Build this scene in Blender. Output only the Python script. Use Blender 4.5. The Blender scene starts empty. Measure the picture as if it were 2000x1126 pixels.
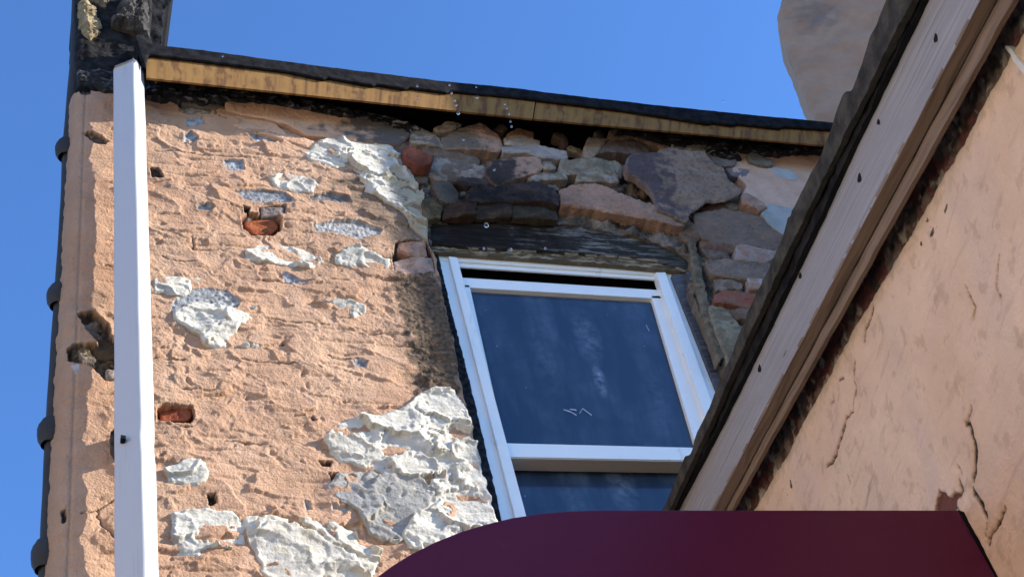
import bpy, math, random
import numpy as np
from mathutils import Matrix, Vector

# ------------------------------------------------------------------ camera
F = 3028.0; CX, CY = 1000.0, 563.0
def unit(v):
    v = np.asarray(v, float); return v/np.linalg.norm(v)
UPC = unit([-750, 2600, -F])
HC = np.array([9783, -703, -F], float); HC = unit(HC-UPC*(HC@UPC))
YC = np.cross(UPC, HC)
C0 = np.array([0, -4.5, 1.6])
sc = bpy.context.scene
cam = bpy.data.cameras.new('camera'); camo = bpy.data.objects.new('camera', cam)
sc.collection.objects.link(camo); sc.camera = camo
cam.sensor_width = 36; cam.lens = F/2000*36; cam.clip_end = 2000; cam.clip_start = .05
R = Matrix((tuple(HC), tuple(YC), tuple(UPC)))
camo.matrix_world = Matrix.Translation(Vector(C0)) @ R.to_4x4()

# ------------------------------------------------------------------ light
SG, SA = math.radians(19.5), math.radians(22)       # angle off the wall plane, angle above the horizon in it
SUN = np.array([math.cos(SG)*math.cos(SA), -math.sin(SG), math.cos(SG)*math.sin(SA)])
world = bpy.data.worlds.new("World"); sc.world = world; world.use_nodes = True
nt = world.node_tree; bg = nt.nodes['Background']
sky = nt.nodes.new('ShaderNodeTexSky'); sky.sky_type = 'NISHITA'; sky.sun_disc = False
sky.sun_elevation = math.asin(SUN[2]); sky.sun_rotation = math.atan2(SUN[0], SUN[1])
sky.air_density = 1.0; sky.dust_density = 0.2; sky.ozone_density = 3.0
tint = nt.nodes.new('ShaderNodeMix'); tint.data_type = 'RGBA'; tint.blend_type = 'MULTIPLY'; tint.inputs[0].default_value = 1
nt.links.new(sky.outputs[0], tint.inputs[6]); tint.inputs[7].default_value = (.72, 1.04, 1.47, 1); nt.links.new(tint.outputs[2], bg.inputs[0]); bg.inputs[1].default_value = 0.12
sl = bpy.data.lights.new('sun', 'SUN'); sl.energy = 5.0; sl.angle = math.radians(.5); sl.color = (1, .9, .76)
so = bpy.data.objects.new('sun', sl); sc.collection.objects.link(so)
so.rotation_euler = Vector(SUN).to_track_quat('Z', 'Y').to_euler(); so.location = (8, -6, 12)
sc.view_settings.view_transform = 'Standard'; sc.view_settings.look = 'None'
sc.view_settings.exposure = 1.1; sc.view_settings.gamma = 1

# ------------------------------------------------------------------ projection helpers
def ray(px, py):
    c = unit([px-CX, -(py-CY), -F]); return np.array([HC@c, YC@c, UPC@c])
class Frame:                                       # a plane in the place, with metric axes
    def __init__(s, O, e1, e2, out):
        s.O = np.array(O, float); s.e1 = unit(e1); s.e2 = unit(e2); s.out = unit(out)
    def at(s, px, py, d=0.0):                      # 3D point on the plane pushed out by d
        r = ray(px, py); o = s.O+s.out*d; t = ((o-C0)@s.out)/(r@s.out); return C0+r*t
    def ab(s, px, py, d=0.0):
        q = s.at(px, py, d)-s.O; return (q@s.e1, q@s.e2)
    def w(s, a, b, d):
        return s.O+np.multiply.outer(a, s.e1)+np.multiply.outer(b, s.e2)+np.multiply.outer(d, s.out)
W = Frame((0, 0, 0), (1, 0, 0), (0, 0, 1), (0, -1, 0))
DE = ray(442, 2816)                                # run of the neighbour's eave
NH = unit(np.cross(DE, [0, 0, 1]))
A0 = W.at(1325, 992, .32)
NF = Frame(A0, np.cross([0, 0, 1], NH), (0, 0, 1), -NH)   # fascia plane, facing -x
if (NF.e1 @ DE) < 0: NF.e1 = -NF.e1
NW = Frame(A0+NH*.11, NF.e1, (0, 0, 1), -NH)              # neighbour's wall plane

# ------------------------------------------------------------------ noise
def _h(ix, iy, s):
    n = (ix*374761393+iy*668265263+s*1442695041) & 0xffffffff
    n = ((n ^ (n >> 13))*1274126177) & 0xffffffff
    n = ((n ^ (n >> 16))*2246822519) & 0xffffffff
    return (n ^ (n >> 15)) & 0xffffffff
def gn(x, y, s=0):
    x = np.asarray(x, float); y = np.asarray(y, float)
    ix = np.floor(x).astype(np.int64); iy = np.floor(y).astype(np.int64)
    fx = x-ix; fy = y-iy; u = fx*fx*fx*(fx*(fx*6-15)+10); v = fy*fy*fy*(fy*(fy*6-15)+10)
    def g(a, b):
        an = _h(ix+a, iy+b, s)*(2*math.pi/4294967296.)
        return np.cos(an)*(fx-a)+np.sin(an)*(fy-b)
    return 1.5*((g(0, 0)*(1-u)+g(1, 0)*u)*(1-v)+(g(0, 1)*(1-u)+g(1, 1)*u)*v)
def fbm(x, y, sc_, o=4, s=0, gain=.5):
    r = 0; a = 1; f = 1/sc_
    for i in range(o):
        r = r+a*gn(x*f+i*7.3, y*f+i*3.1, s+i*17); a *= gain; f *= 2.03
    return r
def ridge(x, y, sc_, o=3, s=0):
    r = 0; a = 1; f = 1/sc_
    for i in range(o):
        r = r+a*(1-2*np.abs(gn(x*f+i*5.1, y*f, s+i*11))); a *= .5; f *= 2.1
    return r
def sstep(a, b, x):
    t = np.clip((x-a)/(b-a), 0, 1); return t*t*(3-2*t)
def sdist(a, b, poly):                             # signed distance, + inside
    P = np.asarray(poly, float); n = len(P); d = np.full(a.shape, 1e9); ins = np.zeros(a.shape, bool)
    for i in range(n):
        p, q = P[i], P[(i+1) % n]; e = q-p; L = e@e
        if L < 1e-14: continue
        t = np.clip(((a-p[0])*e[0]+(b-p[1])*e[1])/L, 0, 1)
        d = np.minimum(d, (a-p[0]-t*e[0])**2+(b-p[1]-t*e[1])**2)
        if abs(q[1]-p[1]) > 1e-12:
            c = ((p[1] > b) != (q[1] > b)) & (a < (q[0]-p[0])*(b-p[1])/(q[1]-p[1])+p[0]); ins ^= c
    d = np.sqrt(d); return np.where(ins, d, -d)
def pdist(a, b, line):                             # distance to a polyline
    d = np.full(a.shape, 1e9)
    for p, q in zip(line[:-1], line[1:]):
        p = np.array(p); q = np.array(q); e = q-p; L = max(e@e, 1e-12)
        t = np.clip(((a-p[0])*e[0]+(b-p[1])*e[1])/L, 0, 1)
        d = np.minimum(d, (a-p[0]-t*e[0])**2+(b-p[1]-t*e[1])**2)
    return np.sqrt(d)
def smear(a, b, n, size, step, tilt, seed, asp=1.8, sd=None, ang0=-.3, angr=.6, e0=.93):
    """overlapping hand-laid strokes: each an uneven oval sheet with a raised lip"""
    rg = np.random.RandomState(seed); H = np.zeros(a.shape)
    A1, B1 = a[0], b[:, 0]; a0, a1, b0, b1 = A1[0], A1[-1], B1[0], B1[-1]
    wx = fbm(a, b, size*.35, 4, seed+5)*.17; tex = gn(a/(size*.5), b/(size*.12), seed+9)
    for i in range(n):
        ca, cb = rg.uniform(a0, a1), rg.uniform(b0, b1); s = size*rg.uniform(.5, 1.25); th = ang0+rg.uniform(-angr, angr)
        i0, i1 = np.searchsorted(A1, [ca-s*1.4, ca+s*1.4]); j0, j1 = np.searchsorted(B1, [cb-s*1.4, cb+s*1.4])
        if i1 <= i0 or j1 <= j0: continue
        sl_ = (slice(j0, j1), slice(i0, i1)); x = a[sl_]-ca; y = b[sl_]-cb
        u = (x*math.cos(th)+y*math.sin(th))/s; v = (-x*math.sin(th)+y*math.cos(th))/s*asp
        r = np.sqrt(u*u+v*v)+wx[sl_]
        hh = rg.uniform(-step, step)+tilt*s*(u*rg.uniform(-1, 1)+v*rg.uniform(-1, 1))+step*.8*sstep(.6, .9, r)+step*.15*tex[sl_]
        H[sl_] = np.where(r < 1, hh*(1-sstep(e0, 1.0, r))+H[sl_]*sstep(e0, 1.0, r), H[sl_])
    return H

# ------------------------------------------------------------------ object helpers
def link(o, parent=None):
    sc.collection.objects.link(o)
    if parent is not None:
        o.parent = parent; o.matrix_parent_inverse = parent.matrix_world.inverted()
    return o
def tag(o, label=None, cat=None, group=None, kind=None):
    if label: o['label'] = label
    if cat: o['category'] = cat
    if group: o['group'] = group
    if kind: o['kind'] = kind
    return o
def empty(name, loc, label, cat, group=None):
    o = bpy.data.objects.new(name, None); o.location = loc; o.empty_display_size = .2; link(o)
    bpy.context.view_layer.update(); return tag(o, label, cat, group)
def mesh(name, V, Fc, mat, parent=None, smooth=True, cols=None, uvs=None, label=None):
    me = bpy.data.meshes.new(name); V = np.asarray(V, np.float32); Fc = np.asarray(Fc, np.int32)
    me.vertices.add(len(V)); me.vertices.foreach_set('co', V.ravel())
    if Fc.ndim == 2:
        k = Fc.shape[1]; nf = len(Fc); me.loops.add(nf*k); me.loops.foreach_set('vertex_index', Fc.ravel())
        me.polygons.add(nf); me.polygons.foreach_set('loop_start', np.arange(nf, dtype=np.int32)*k)
        me.polygons.foreach_set('loop_total', np.full(nf, k, np.int32))
    me.update(calc_edges=True); me.validate()
    me.polygons.foreach_set('use_smooth', np.full(len(me.polygons), smooth))
    if cols is not None:
        ca = me.color_attributes.new('Col', 'FLOAT_COLOR', 'POINT')
        ca.data.foreach_set('color', np.c_[cols, np.ones(len(cols))].astype(np.float32).ravel())
    if uvs is not None:
        uv = me.uv_layers.new(name='UVMap'); idx = np.empty(len(me.loops), np.int32); me.loops.foreach_get('vertex_index', idx)
        uv.data.foreach_set('uv', np.asarray(uvs, np.float32)[idx].ravel())
    me.materials.append(mat); o = bpy.data.objects.new(name, me); link(o, parent)
    if label: o['label'] = label
    return o
def relief(name, fr, poly, d0, hf, cf, mat, parent, res=.006, rb=None, back=.05, warp=.004, wsc=.03, seed=0,
           holes=(), label=None, raw=False, smooth=True, crisp=True):
    """height field over a plane region with real side walls down to 'back'"""
    P = np.array(poly if raw else [fr.ab(x, y, d0) for x, y in poly]); rb = rb or res
    a = np.arange(P[:, 0].min()-3*res, P[:, 0].max()+3*res, res); b = np.arange(P[:, 1].min()-3*rb, P[:, 1].max()+3*rb, rb)
    a, b = np.meshgrid(a, b)
    sd = sdist(a, b, P)
    for h in holes: sd = np.minimum(sd, -sdist(a, b, h))
    sd = sd+warp*fbm(a, b, wsc, 3, seed+77)
    ins = sd > 0; k = ins.copy()
    k[1:] |= ins[:-1]; k[:-1] |= ins[1:]; kk = k.copy(); k[:, 1:] |= kk[:, :-1]; k[:, :-1] |= kk[:, 1:]
    gb, ga = np.gradient(sd, rb, res); g = np.sqrt(ga**2+gb**2)+1e-6
    out = k & ~ins; m = np.where(out, np.clip(-sd/g, 0, 1.5*max(res, rb)), 0)
    H = hf(a, b, sd)
    A_ = a+m*ga/g; B_ = b+m*gb/g
    idx = -np.ones(a.shape, int); idx[k] = np.arange(k.sum())
    q = k[:-1, :-1] & k[1:, :-1] & k[:-1, 1:] & k[1:, 1:]
    Fc = np.stack([idx[:-1, :-1][q], idx[:-1, 1:][q], idx[1:, 1:][q], idx[1:, :-1][q]], 1)
    V = fr.w(A_[k], B_[k], H[k]+d0)
    col = cf(a, b, sd); col = np.stack([np.broadcast_to(c, a.shape)[k] for c in col], 1)
    if np.cross(fr.e1, fr.e2)@fr.out < 0: Fc = Fc[:, ::-1]
    uv = np.c_[a[k], b[k]]; n = len(V)
    E = np.concatenate([Fc[:, [i, (i+1) % 4]] for i in range(4)]); key = E[:, 0]*n+E[:, 1]; rev = E[:, 1]*n+E[:, 0]
    Bd = E[~np.isin(key, rev)]; bv = np.unique(Bd)
    for _ in range(6):                                # even out the outline
        acc = np.zeros((n, 3)); cnt = np.zeros(n); np.add.at(acc, Bd[:, 0], V[Bd[:, 1]]); np.add.at(acc, Bd[:, 1], V[Bd[:, 0]])
        np.add.at(cnt, Bd[:, 0], 1); np.add.at(cnt, Bd[:, 1], 1); V[bv] = .5*V[bv]+.5*acc[bv]/cnt[bv][:, None]
    hb = (V[bv]-fr.O)@fr.out; mp = np.zeros(n, int); mp[bv] = n+np.arange(len(bv))
    Vb = V[bv]-np.multiply.outer(hb-(d0-back), fr.out); mp2 = np.zeros(n, int)+0; mp2[bv] = n+len(bv)+np.arange(len(bv))
    V = np.concatenate([V, V[bv], Vb]); mc = col[bv].mean(0)*.7+col[bv]*.3; col = np.concatenate([col, mc, mc]); uv = np.concatenate([uv, uv[bv], uv[bv]+back])
    Fc = np.concatenate([Fc, np.stack([Bd[:, 1], Bd[:, 0], mp2[Bd[:, 0]], mp2[Bd[:, 1]]], 1) if not crisp else np.stack([mp[Bd[:, 1]], mp[Bd[:, 0]], mp2[Bd[:, 0]], mp2[Bd[:, 1]]], 1)])
    return mesh(name, V, Fc, mat, parent, smooth, cols=np.clip(col, .002, .95), uvs=uv, label=label)
def mix(c1, c2, t): return [p*(1-t)+q*t for p, q in zip(c1, c2)]
def board(name, A, B, Cc, D, thick, mat, parent, nu=2, nv=2, wob=0, seed=0, label=None, bev=0.0):
    """box whose front face is ABCD (any quad) and which runs back by the vector thick; UV in metres"""
    A, B, Cc, D, th = [np.asarray(v, float) for v in (A, B, Cc, D, thick)]
    u, v = np.meshgrid(np.linspace(0, 1, nu), np.linspace(0, 1, nv))
    P = (A[None, None]*((1-u)*(1-v))[..., None]+B*(u*(1-v))[..., None]+Cc*(u*v)[..., None]+D*((1-u)*v)[..., None])
    Lu, Lv = np.linalg.norm(B-A), np.linalg.norm(D-A)
    if wob:
        nrm = unit(np.cross(B-A, D-A)); P = P+nrm*(wob*fbm(u*Lu, v*Lv, .12, 3, seed))[..., None]
        ev = (v-.5)*2; P = P+unit(D-A)*(wob*1.2*ev*fbm(u*Lu, v*0+seed, .1, 4, seed+3))[..., None]
    n = nu*nv; V = [P.reshape(-1, 3), P.reshape(-1, 3)+th]; I = np.arange(n).reshape(nv, nu)
    Fc = [np.stack([I[:-1, :-1], I[:-1, 1:], I[1:, 1:], I[1:, :-1]], -1).reshape(-1, 4)]
    Fc.append(Fc[0][:, ::-1]+n)
    ring = list(I[0])+list(I[1:, -1])+list(I[-1, :-1][::-1])+list(I[1:-1, 0][::-1]); uv = np.stack([u*Lu, v*Lv], -1).reshape(-1, 2)
    r = np.array(ring); r2 = np.roll(r, -1); Fc.append(np.stack([r, r+n, r2+n, r2], 1))
    V = np.concatenate(V); uv = np.concatenate([uv, uv+[0, np.linalg.norm(th)*.7]])
    o = mesh(name, V, np.concatenate(Fc), mat, parent, False, uvs=uv, label=label)
    if bev:
        m = o.modifiers.new('b', 'BEVEL'); m.width = bev; m.segments = 2; m.limit_method = 'ANGLE'; m.angle_limit = 1.0
    return o
def wboard(name, pts, d, thick, mat, parent, fr=W, **k):   # corners traced on plane fr at stand-off d
    q = [fr.at(x, y, d) for x, y in pts]; return board(name, *q, -fr.out*thick, mat, parent, **k)
def tube(name, path, rad, mat, parent=None, n=24, label=None, jit=0):
    path = [np.asarray(p, float) for p in path]; V = []; Fc = []
    ax = unit(path[-1]-path[0]); s = unit(np.cross(ax, [0, 1, .1])); t = np.cross(ax, s)
    for i, (p, r) in enumerate(zip(path, rad)):
        for j in range(n):
            a = 2*math.pi*j/n; V.append(p+(s*math.cos(a)+t*math.sin(a))*r*(1+jit*math.sin(i*5.1+j*2.3)))
    for i in range(len(path)-1):
        for j in range(n):
            Fc.append([i*n+j, i*n+(j+1) % n, (i+1)*n+(j+1) % n, (i+1)*n+j])
    return mesh(name, V, Fc, mat, parent, True, cols=np.full((len(V), 3), .03), uvs=np.zeros((len(V), 2)), label=label)

# ------------------------------------------------------------------ materials
class NT:
    def __init__(s, name):
        s.m = bpy.data.materials.new(name); s.m.use_nodes = True; s.t = s.m.node_tree; s.b = s.t.nodes['Principled BSDF']
    def n(s, typ, **k):
        o = s.t.nodes.new(typ)
        for a, v in k.items():
            if a.startswith('i_'):
                key = a[2:]; o.inputs[int(key) if key.isdigit() else key].default_value = v
            else: setattr(o, a, v)
        return o
    def l(s, a, b): s.t.links.new(a, b)
    def noise(s, vec, scale, detail=4, rough=.55):
        o = s.n('ShaderNodeTexNoise'); o.inputs['Scale'].default_value = scale; o.inputs['Detail'].default_value = detail
        o.inputs['Roughness'].default_value = rough; s.l(vec, o.inputs['Vector']); return o.outputs['Fac']
    def math(s, op, a, b=None, clamp=False):
        o = s.n('ShaderNodeMath', operation=op, use_clamp=clamp)
        for i, v in enumerate((a, b)):
            if v is None: continue
            if isinstance(v, (int, float)): o.inputs[i].default_value = v
            else: s.l(v, o.inputs[i])
        return o.outputs[0]
    def ramp(s, f, stops):
        o = s.n('ShaderNodeValToRGB'); e = o.color_ramp.elements
        while len(e) < len(stops): e.new(.5)
        for q, (p, c) in zip(e, stops): q.position = p; q.color = (*c, 1) if len(c) == 3 else c
        s.l(f, o.inputs[0]); return o.outputs[0]
    def mixc(s, f, a, b, mode='MIX'):
        o = s.n('ShaderNodeMix', data_type='RGBA', blend_type=mode)
        if isinstance(f, (int, float)): o.inputs[0].default_value = f
        else: s.l(f, o.inputs[0])
        for i, v in ((6, a), (7, b)):
            if isinstance(v, tuple): o.inputs[i].default_value = (*v, 1)
            else: s.l(v, o.inputs[i])
        return o.outputs[2]
    def bump(s, h, st=.5, dist=.01, prev=None):
        o = s.n('ShaderNodeBump'); o.inputs['Strength'].default_value = st; o.inputs['Distance'].default_value = dist
        s.l(h, o.inputs['Height'])
        if prev is not None: s.l(prev, o.inputs['Normal'])
        return o.outputs[0]
    def mapv(s, src, scale, rot=(0, 0, 0)):
        o = s.n('ShaderNodeMapping'); o.inputs['Scale'].default_value = scale; o.inputs['Rotation'].default_value = rot; s.l(src, o.inputs[0]); return o.outputs[0]
def mineral(name, s1=120, b1=.004, s2=30, b2=.006, var=.35, rough=.92, spec=.2, dark=None):
    t = NT(name); geo = t.n('ShaderNodeNewGeometry').outputs['Position']; col = t.n('ShaderNodeAttribute', attribute_name='Col').outputs['Color']
    f = t.noise(geo, 9, 6, .65); g = t.noise(geo, s1, 3, .7); h = t.noise(geo, s2, 5, .6)
    v = t.math('ADD', t.math('MULTIPLY', f, .6), t.math('MULTIPLY', g, .4))
    br = t.math('ADD', t.math('MULTIPLY', t.math('SUBTRACT', v, .5), var*4), 1.0)
    c = t.n('ShaderNodeVectorMath', operation='SCALE'); t.l(col, c.inputs[0]); t.l(br, c.inputs['Scale'])
    out = c.outputs[0]
    if dark:
        out = t.mixc(t.math('MULTIPLY', t.ramp(t.noise(geo, 38, 6, .75), [(.58, (0, 0, 0)), (.72, (1, 1, 1))]), .55), out, dark)
    t.l(out, t.b.inputs['Base Color'])
    t.b.inputs['Roughness'].default_value = rough; t.b.inputs['Specular IOR Level'].default_value = spec
    n1 = t.bump(h, .9, b2); n2 = t.bump(g, .9, b1, n1); t.l(n2, t.b.inputs['Normal']); return t.m
M_stucco = mineral('stucco', 95, .0085, 38, .007, .16)
M_smooth = mineral('smooth_render', 120, .0028, 45, .0022, .12)
M_plaster = mineral('lime_mortar', 110, .004, 40, .003, .14)
M_stone = mineral('stone', 90, .007, 34, .010, .42, dark=(.035, .033, .032))
M_brick = mineral('brick', 110, .006, 45, .006, .35, dark=(.06, .04, .035))
M_tar = mineral('bitumen', 110, .002, 22, .005, .5, rough=.85, spec=.1)
M_back = mineral('rubble_core', 60, .006, 20, .02, .6, dark=(.01, .01, .01))
M_iron = mineral('rusty_iron', 90, .001, 22, .003, .4, rough=.7, spec=.3)

def wood(name, c1, c2, gs=(2.5, 60), rot=0, b=.003, rough=.7, knots=None, wear=None, warp=.6, tight=(.3, .5, .68), det=6):
    t = NT(name); uv = t.n('ShaderNodeUVMap').outputs[0]; v = t.mapv(uv, (gs[0], gs[1], 1), (0, 0, rot))
    w = t.noise(uv, 3.0, 3, .5); vv = t.n('ShaderNodeVectorMath', operation='ADD'); cb = t.n('ShaderNodeCombineXYZ'); t.l(v, vv.inputs[0])
    t.l(t.math('MULTIPLY', w, warp), cb.inputs[0]); t.l(t.math('MULTIPLY', w, warp*4), cb.inputs[1]); t.l(cb.outputs[0], vv.inputs[1])
    f = t.noise(vv.outputs[0], 1.0, det, .62); c = t.ramp(f, [(tight[0], c1), (tight[1], tuple((p+q*2)/3 for p, q in zip(c1, c2))), (tight[2], c2)])
    big = t.noise(uv, 5, 3, .5); c = t.mixc(t.math('MULTIPLY', big, .35), c, tuple(p*.55 for p in c1))
    if knots:
        kn = t.n('ShaderNodeTexVoronoi'); kn.inputs['Scale'].default_value = 1; t.l(t.mapv(uv, (knots[0], knots[1], 1)), kn.inputs['Vector'])
        c = t.mixc(t.ramp(kn.outputs['Distance'], [(knots[2]*.6, (1, 1, 1)), (knots[2], (0, 0, 0))]), c, (.02, .015, .012))
    if wear: c = t.mixc(t.ramp(t.noise(t.mapv(uv, (5, 38, 1)), 1, 7, .7), [(.52, (0, 0, 0)), (.68, (1, 1, 1))]), c, wear)
    t.l(c, t.b.inputs['Base Color']); t.b.inputs['Roughness'].default_value = rough
    t.l(t.bump(f, .8, b), t.b.inputs['Normal']); return t.m
def plain(name, c, rough=.5, var=.1, spec=.4, b=.0005, dirt=None, ds=(8, 8), dl=.6):
    t = NT(name); g = t.n('ShaderNodeNewGeometry').outputs['Position']; f = t.noise(g, 14, 6, .6)
    col = t.mixc(f, tuple(x*(1-var) for x in c), tuple(min(1, x*(1+var)) for x in c))
    if dirt:
        q = t.noise(t.mapv(g, (ds[0], ds[0], ds[1])), 1, 8, .72)
        col = t.mixc(t.ramp(q, [(dl, (0, 0, 0)), (dl+.16, (.8, .8, .8))]), col, dirt)
    t.l(col, t.b.inputs['Base Color']); t.b.inputs['Roughness'].default_value = rough; t.b.inputs['Specular IOR Level'].default_value = spec
    t.l(t.bump(t.noise(g, 60, 3), .6, b), t.b.inputs['Normal']); return t.m
M_pvc = plain('white_pvc', (.84, .87, .87), .35, .05, .5, .0004, (.34, .31, .26), (11, 2.5), .60)
M_gutter = plain('white_aluminium', (.46, .475, .50), .35, .03, .5, .0006, (.36, .32, .25), (16, .9), .58)
M_under = plain('darker_pvc_underside', (.50, .44, .36), .6, .06, .3, .0006)  # underside of the white meeting rail, in a darker, beiger tone
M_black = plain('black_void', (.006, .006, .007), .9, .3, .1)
M_ply = wood('raw_pine', (.11, .045, .008), (.26, .135, .030), (24, .10), 0, .0008, .9, warp=1.3, tight=(.36, .47, .60), det=2)  # pine browns deepened to stand for the felt's shade on the boards
M_fascia = wood('weathered_board', (.19, .18, .185), (.375, .355, .365), (1.6, 75), 0, .0025, .8, (2.3, 9, .07))
M_brown = wood('brown_board', (.10, .062, .038), (.28, .19, .125), (1.8, 45), 0, .003, .75, (2.6, 5, .1))
M_lintel = wood('charred_timber', (.006, .006, .006), (.03, .03, .03), (3, 60), 0, .004, .75, None, (.30, .30, .29))
M_case = wood('dark_casing', (.02, .022, .028), (.10, .10, .11), (1.5, 55), 0, .003, .6, None, (.2, .19, .2))

# ================================================================== THE HOUSE
house = empty('terraced_house', (1.5, 0, 0), 'crumbling salmon stucco and rubble house with a white sash window under a raw pine eave', 'house')

# ---- window opening in wall coordinates
def wab(pts, d=0): return [W.ab(x, y, d) for x, y in pts]
G = (.60, .36, .225); GREY = (.27, .28, .29); CREAM = (.60, .575, .505)
# (outline in the photograph, depth of the loss, colour shown inside it, with shade painted into the dark holes)
spots = [
 ([(348,203),(395,201),(416,209),(413,223),(370,223),(350,216)], .010, (.33,.34,.35)), ([(364,229),(396,227),(399,244),(366,247)], .012, (.30,.33,.37)),
 ([(360,259),(374,256),(388,268),(386,275),(360,273)], .012, (.25,.27,.29)), ([(468,234),(500,235),(534,245),(520,256),(469,253)], .014, (.30,.31,.33)),
 ([(480,260),(520,261),(560,270),(535,281),(500,276)], .012, (.27,.28,.3)), ([(438,311),(474,313),(479,331),(455,333),(439,323)], .010, (.30,.32,.35)),
 ([(456,371),(510,369),(557,374),(578,393),(520,396),(478,388)], .013, (.24,.25,.27)), ([(605,383),(645,375),(680,384),(687,396),(640,394),(610,393)], .013, (.19,.19,.2)),
 ([(383,402),(405,397),(419,405),(415,413),(387,411)], .010, (.25,.27,.28)), ([(608,438),(650,431),(700,431),(747,448),(741,459),(700,464),(660,456),(618,453)], .009, (.34,.34,.34)),
 ([(551,529),(570,534),(586,545),(617,548),(580,552),(555,546)], .010, (.25,.26,.3)), ([(689,703),(705,698),(719,705),(713,716),(694,714)], .009, (.27,.27,.29)),
 ([(335,592),(362,563),(400,560),(442,566),(470,588),(462,604),(370,612),(335,606)], .006, (.27,.28,.29)),
 ([(159,257),(180,254),(212,275),(206,282),(185,279)], .03, (.10,.075,.06)), ([(150,615),(180,607),(213,632),(219,660),(236,685),(238,742),(205,742),(180,716),(134,705),(131,680),(150,670),(192,672),(168,642)], .05, (.07,.055,.04)),
 ([(293,330),(309,329),(320,348),(297,347)], .02, (.06,.05,.045)), ([(640,923),(660,922),(677,944),(674,958),(652,948)], .05, (.12,.05,.035)),
 ([(620,901),(649,899),(646,911),(628,911)], .03, (.10,.05,.04)), ([(598,813),(612,811),(619,822),(609,827)], .02, (.12,.1,.1)),
 ([(403,964),(421,963),(424,981),(410,988)], .03, (.05,.045,.04)), ([(474,402),(488,405),(487,414),(479,416)], .03, (.03,.02,.02)),
 ([(594,975),(604,978),(610,994),(598,996)], .012, (.35,.34,.36)), ([(645,984),(665,990),(690,990),(680,1000),(650,996)], .008, (.45,.43,.42)),
 ([(472,424),(488,414),(540,420),(549,430),(549,447),(532,461),(490,460),(476,446)], .07, (.20,.065,.03)), ([(505,404),(558,402),(557,422),(508,422)], .035, (.22,.18,.18)),
 ([(306,800),(318,793),(376,793),(381,814),(371,826),(308,823)], .07, (.26,.075,.035)),
 ([(765,496),(780,500),(790,534),(770,530)], .05, (.06,.04,.035)), ([(772,472),(834,470),(846,500),(850,533),(786,534),(768,505)], .05, (.07,.05,.045)),
 ([(217,840),(245,836),(243,885),(222,882)], .03, (.04,.035,.03)), ([(120,998),(128,995),(130,1018),(122,1022)], .02, (.05,.04,.04)),
 ([(655,1030),(705,1020),(712,1052),(670,1050)], .008, (.42,.27,.17)), ([(152,165),(176,168),(178,184),(158,184)], .012, (.10,.06,.05)),
]
cracks = [[(432,222),(470,236),(510,247),(540,252)], [(436,213),(470,218),(505,226),(517,236)], [(517,232),(545,246),(600,270),(640,280),(700,292)], [(345,186),(352,205),(362,212)], [(415,205),(425,230),(440,236)], [(600,262),(622,262),(640,252)], [(205,520),(225,524)], [(640,690),(650,697),(700,700)], [(780,470),(770,500),(775,530)], [(470,700),(520,708),(580,712)], [(350,760),(420,764)], [(520,620),(560,628),(640,634)], [(440,860),(520,868)],
 [(300,292),(360,296),(440,303),(530,312)], [(375,465),(378,488),(440,490)], [(315,500),(345,510),(380,512)], [(300,700),(360,705)], [(160,1000),(190,996),(215,978),(238,968)], [(190,996),(192,1010),(215,1040),(238,1062)],
 [(575,812),(600,814)], [(560,1058),(640,1062),(700,1068),(735,1066)], [(300,355),(330,352)], [(640,545),(680,548)], [(500,548),(580,550)], [(700,652),(745,650)], [(328,830),(375,832)]]
stains = [  # soot, damp and mould marks: outline, softness, colour, amount
 ([(786,528),(850,524),(880,600),(900,700),(905,775),(850,765),(815,785),(802,720),(790,640),(772,580),(765,540)], .05, (.062,.050,.036), 1.0),
 ([(650,350),(720,330),(760,300),(800,300),(838,470),(770,480),(735,450),(700,430)], .07, (.13,.10,.072), .85),
 ([(690,230),(800,250),(780,285),(700,275)], .04, (.10,.09,.085), .8), ([(600,430),(760,440),(790,535),(640,560),(560,530)], .12, (.33,.22,.15), .5),
 ([(120,560),(236,560),(236,700),(120,700)], .03, (.30,.22,.15), .3)]
outline = [(143,172),(230,176),(345,186),(352,204),(420,212),(445,216),(540,240),(600,262),(700,272),(762,285),(795,335),(828,385),(838,430),(838,470),(852,500),(906,760),(968,1025),(1010,1200),(60,1200),(80,1126),(110,700)]
oab = wab(outline)
oab[-3:] = [(.115, oab[-3][1]), (.115, oab[-2][1]), (.115, oab[-1][1])]; oab[0] = (.12, oab[0][1])
LEFT = .118
def stucco_h(a, b, sd, detail=True):
    big = .008*fbm(a, b, .42, 2, 1)+.008*fbm(a, b, .16, 2, 2)
    ca, sa = math.cos(-.45), math.sin(-.45); u = a*ca+b*sa; v = -a*sa+b*ca
    rgh = sstep(.24, .42, a)*.75+.25; rgh = rgh*(.55+.75*sstep(-.3, .4, fbm(a, b, .35, 2, 40)))
    h = big+rgh*(.0017*ridge(u/2.2, v, .05, 4, 3)+.0010*fbm(a, b, .03, 3, 4)+.0011*ridge(u/1.6, v, .013, 2, 12))
    crs = ((b+.006*fbm(a, b*0, .3, 2, 6))/.078) % 1.0; m = sstep(-.05, .35, fbm(a, b, .3, 2, 7))
    h -= m*.0062*np.exp(-((crs-.5)/.10)**2)*rgh; h += .0025*sstep(.45, .8, crs)*sstep(-.1, .3, fbm(a*.8, b, .2, 2, 13))
    dip = np.maximum(0, fbm(a, b, .085, 3, 8)-.66); h -= .035*np.minimum(dip, .3)*rgh
    return h
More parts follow.
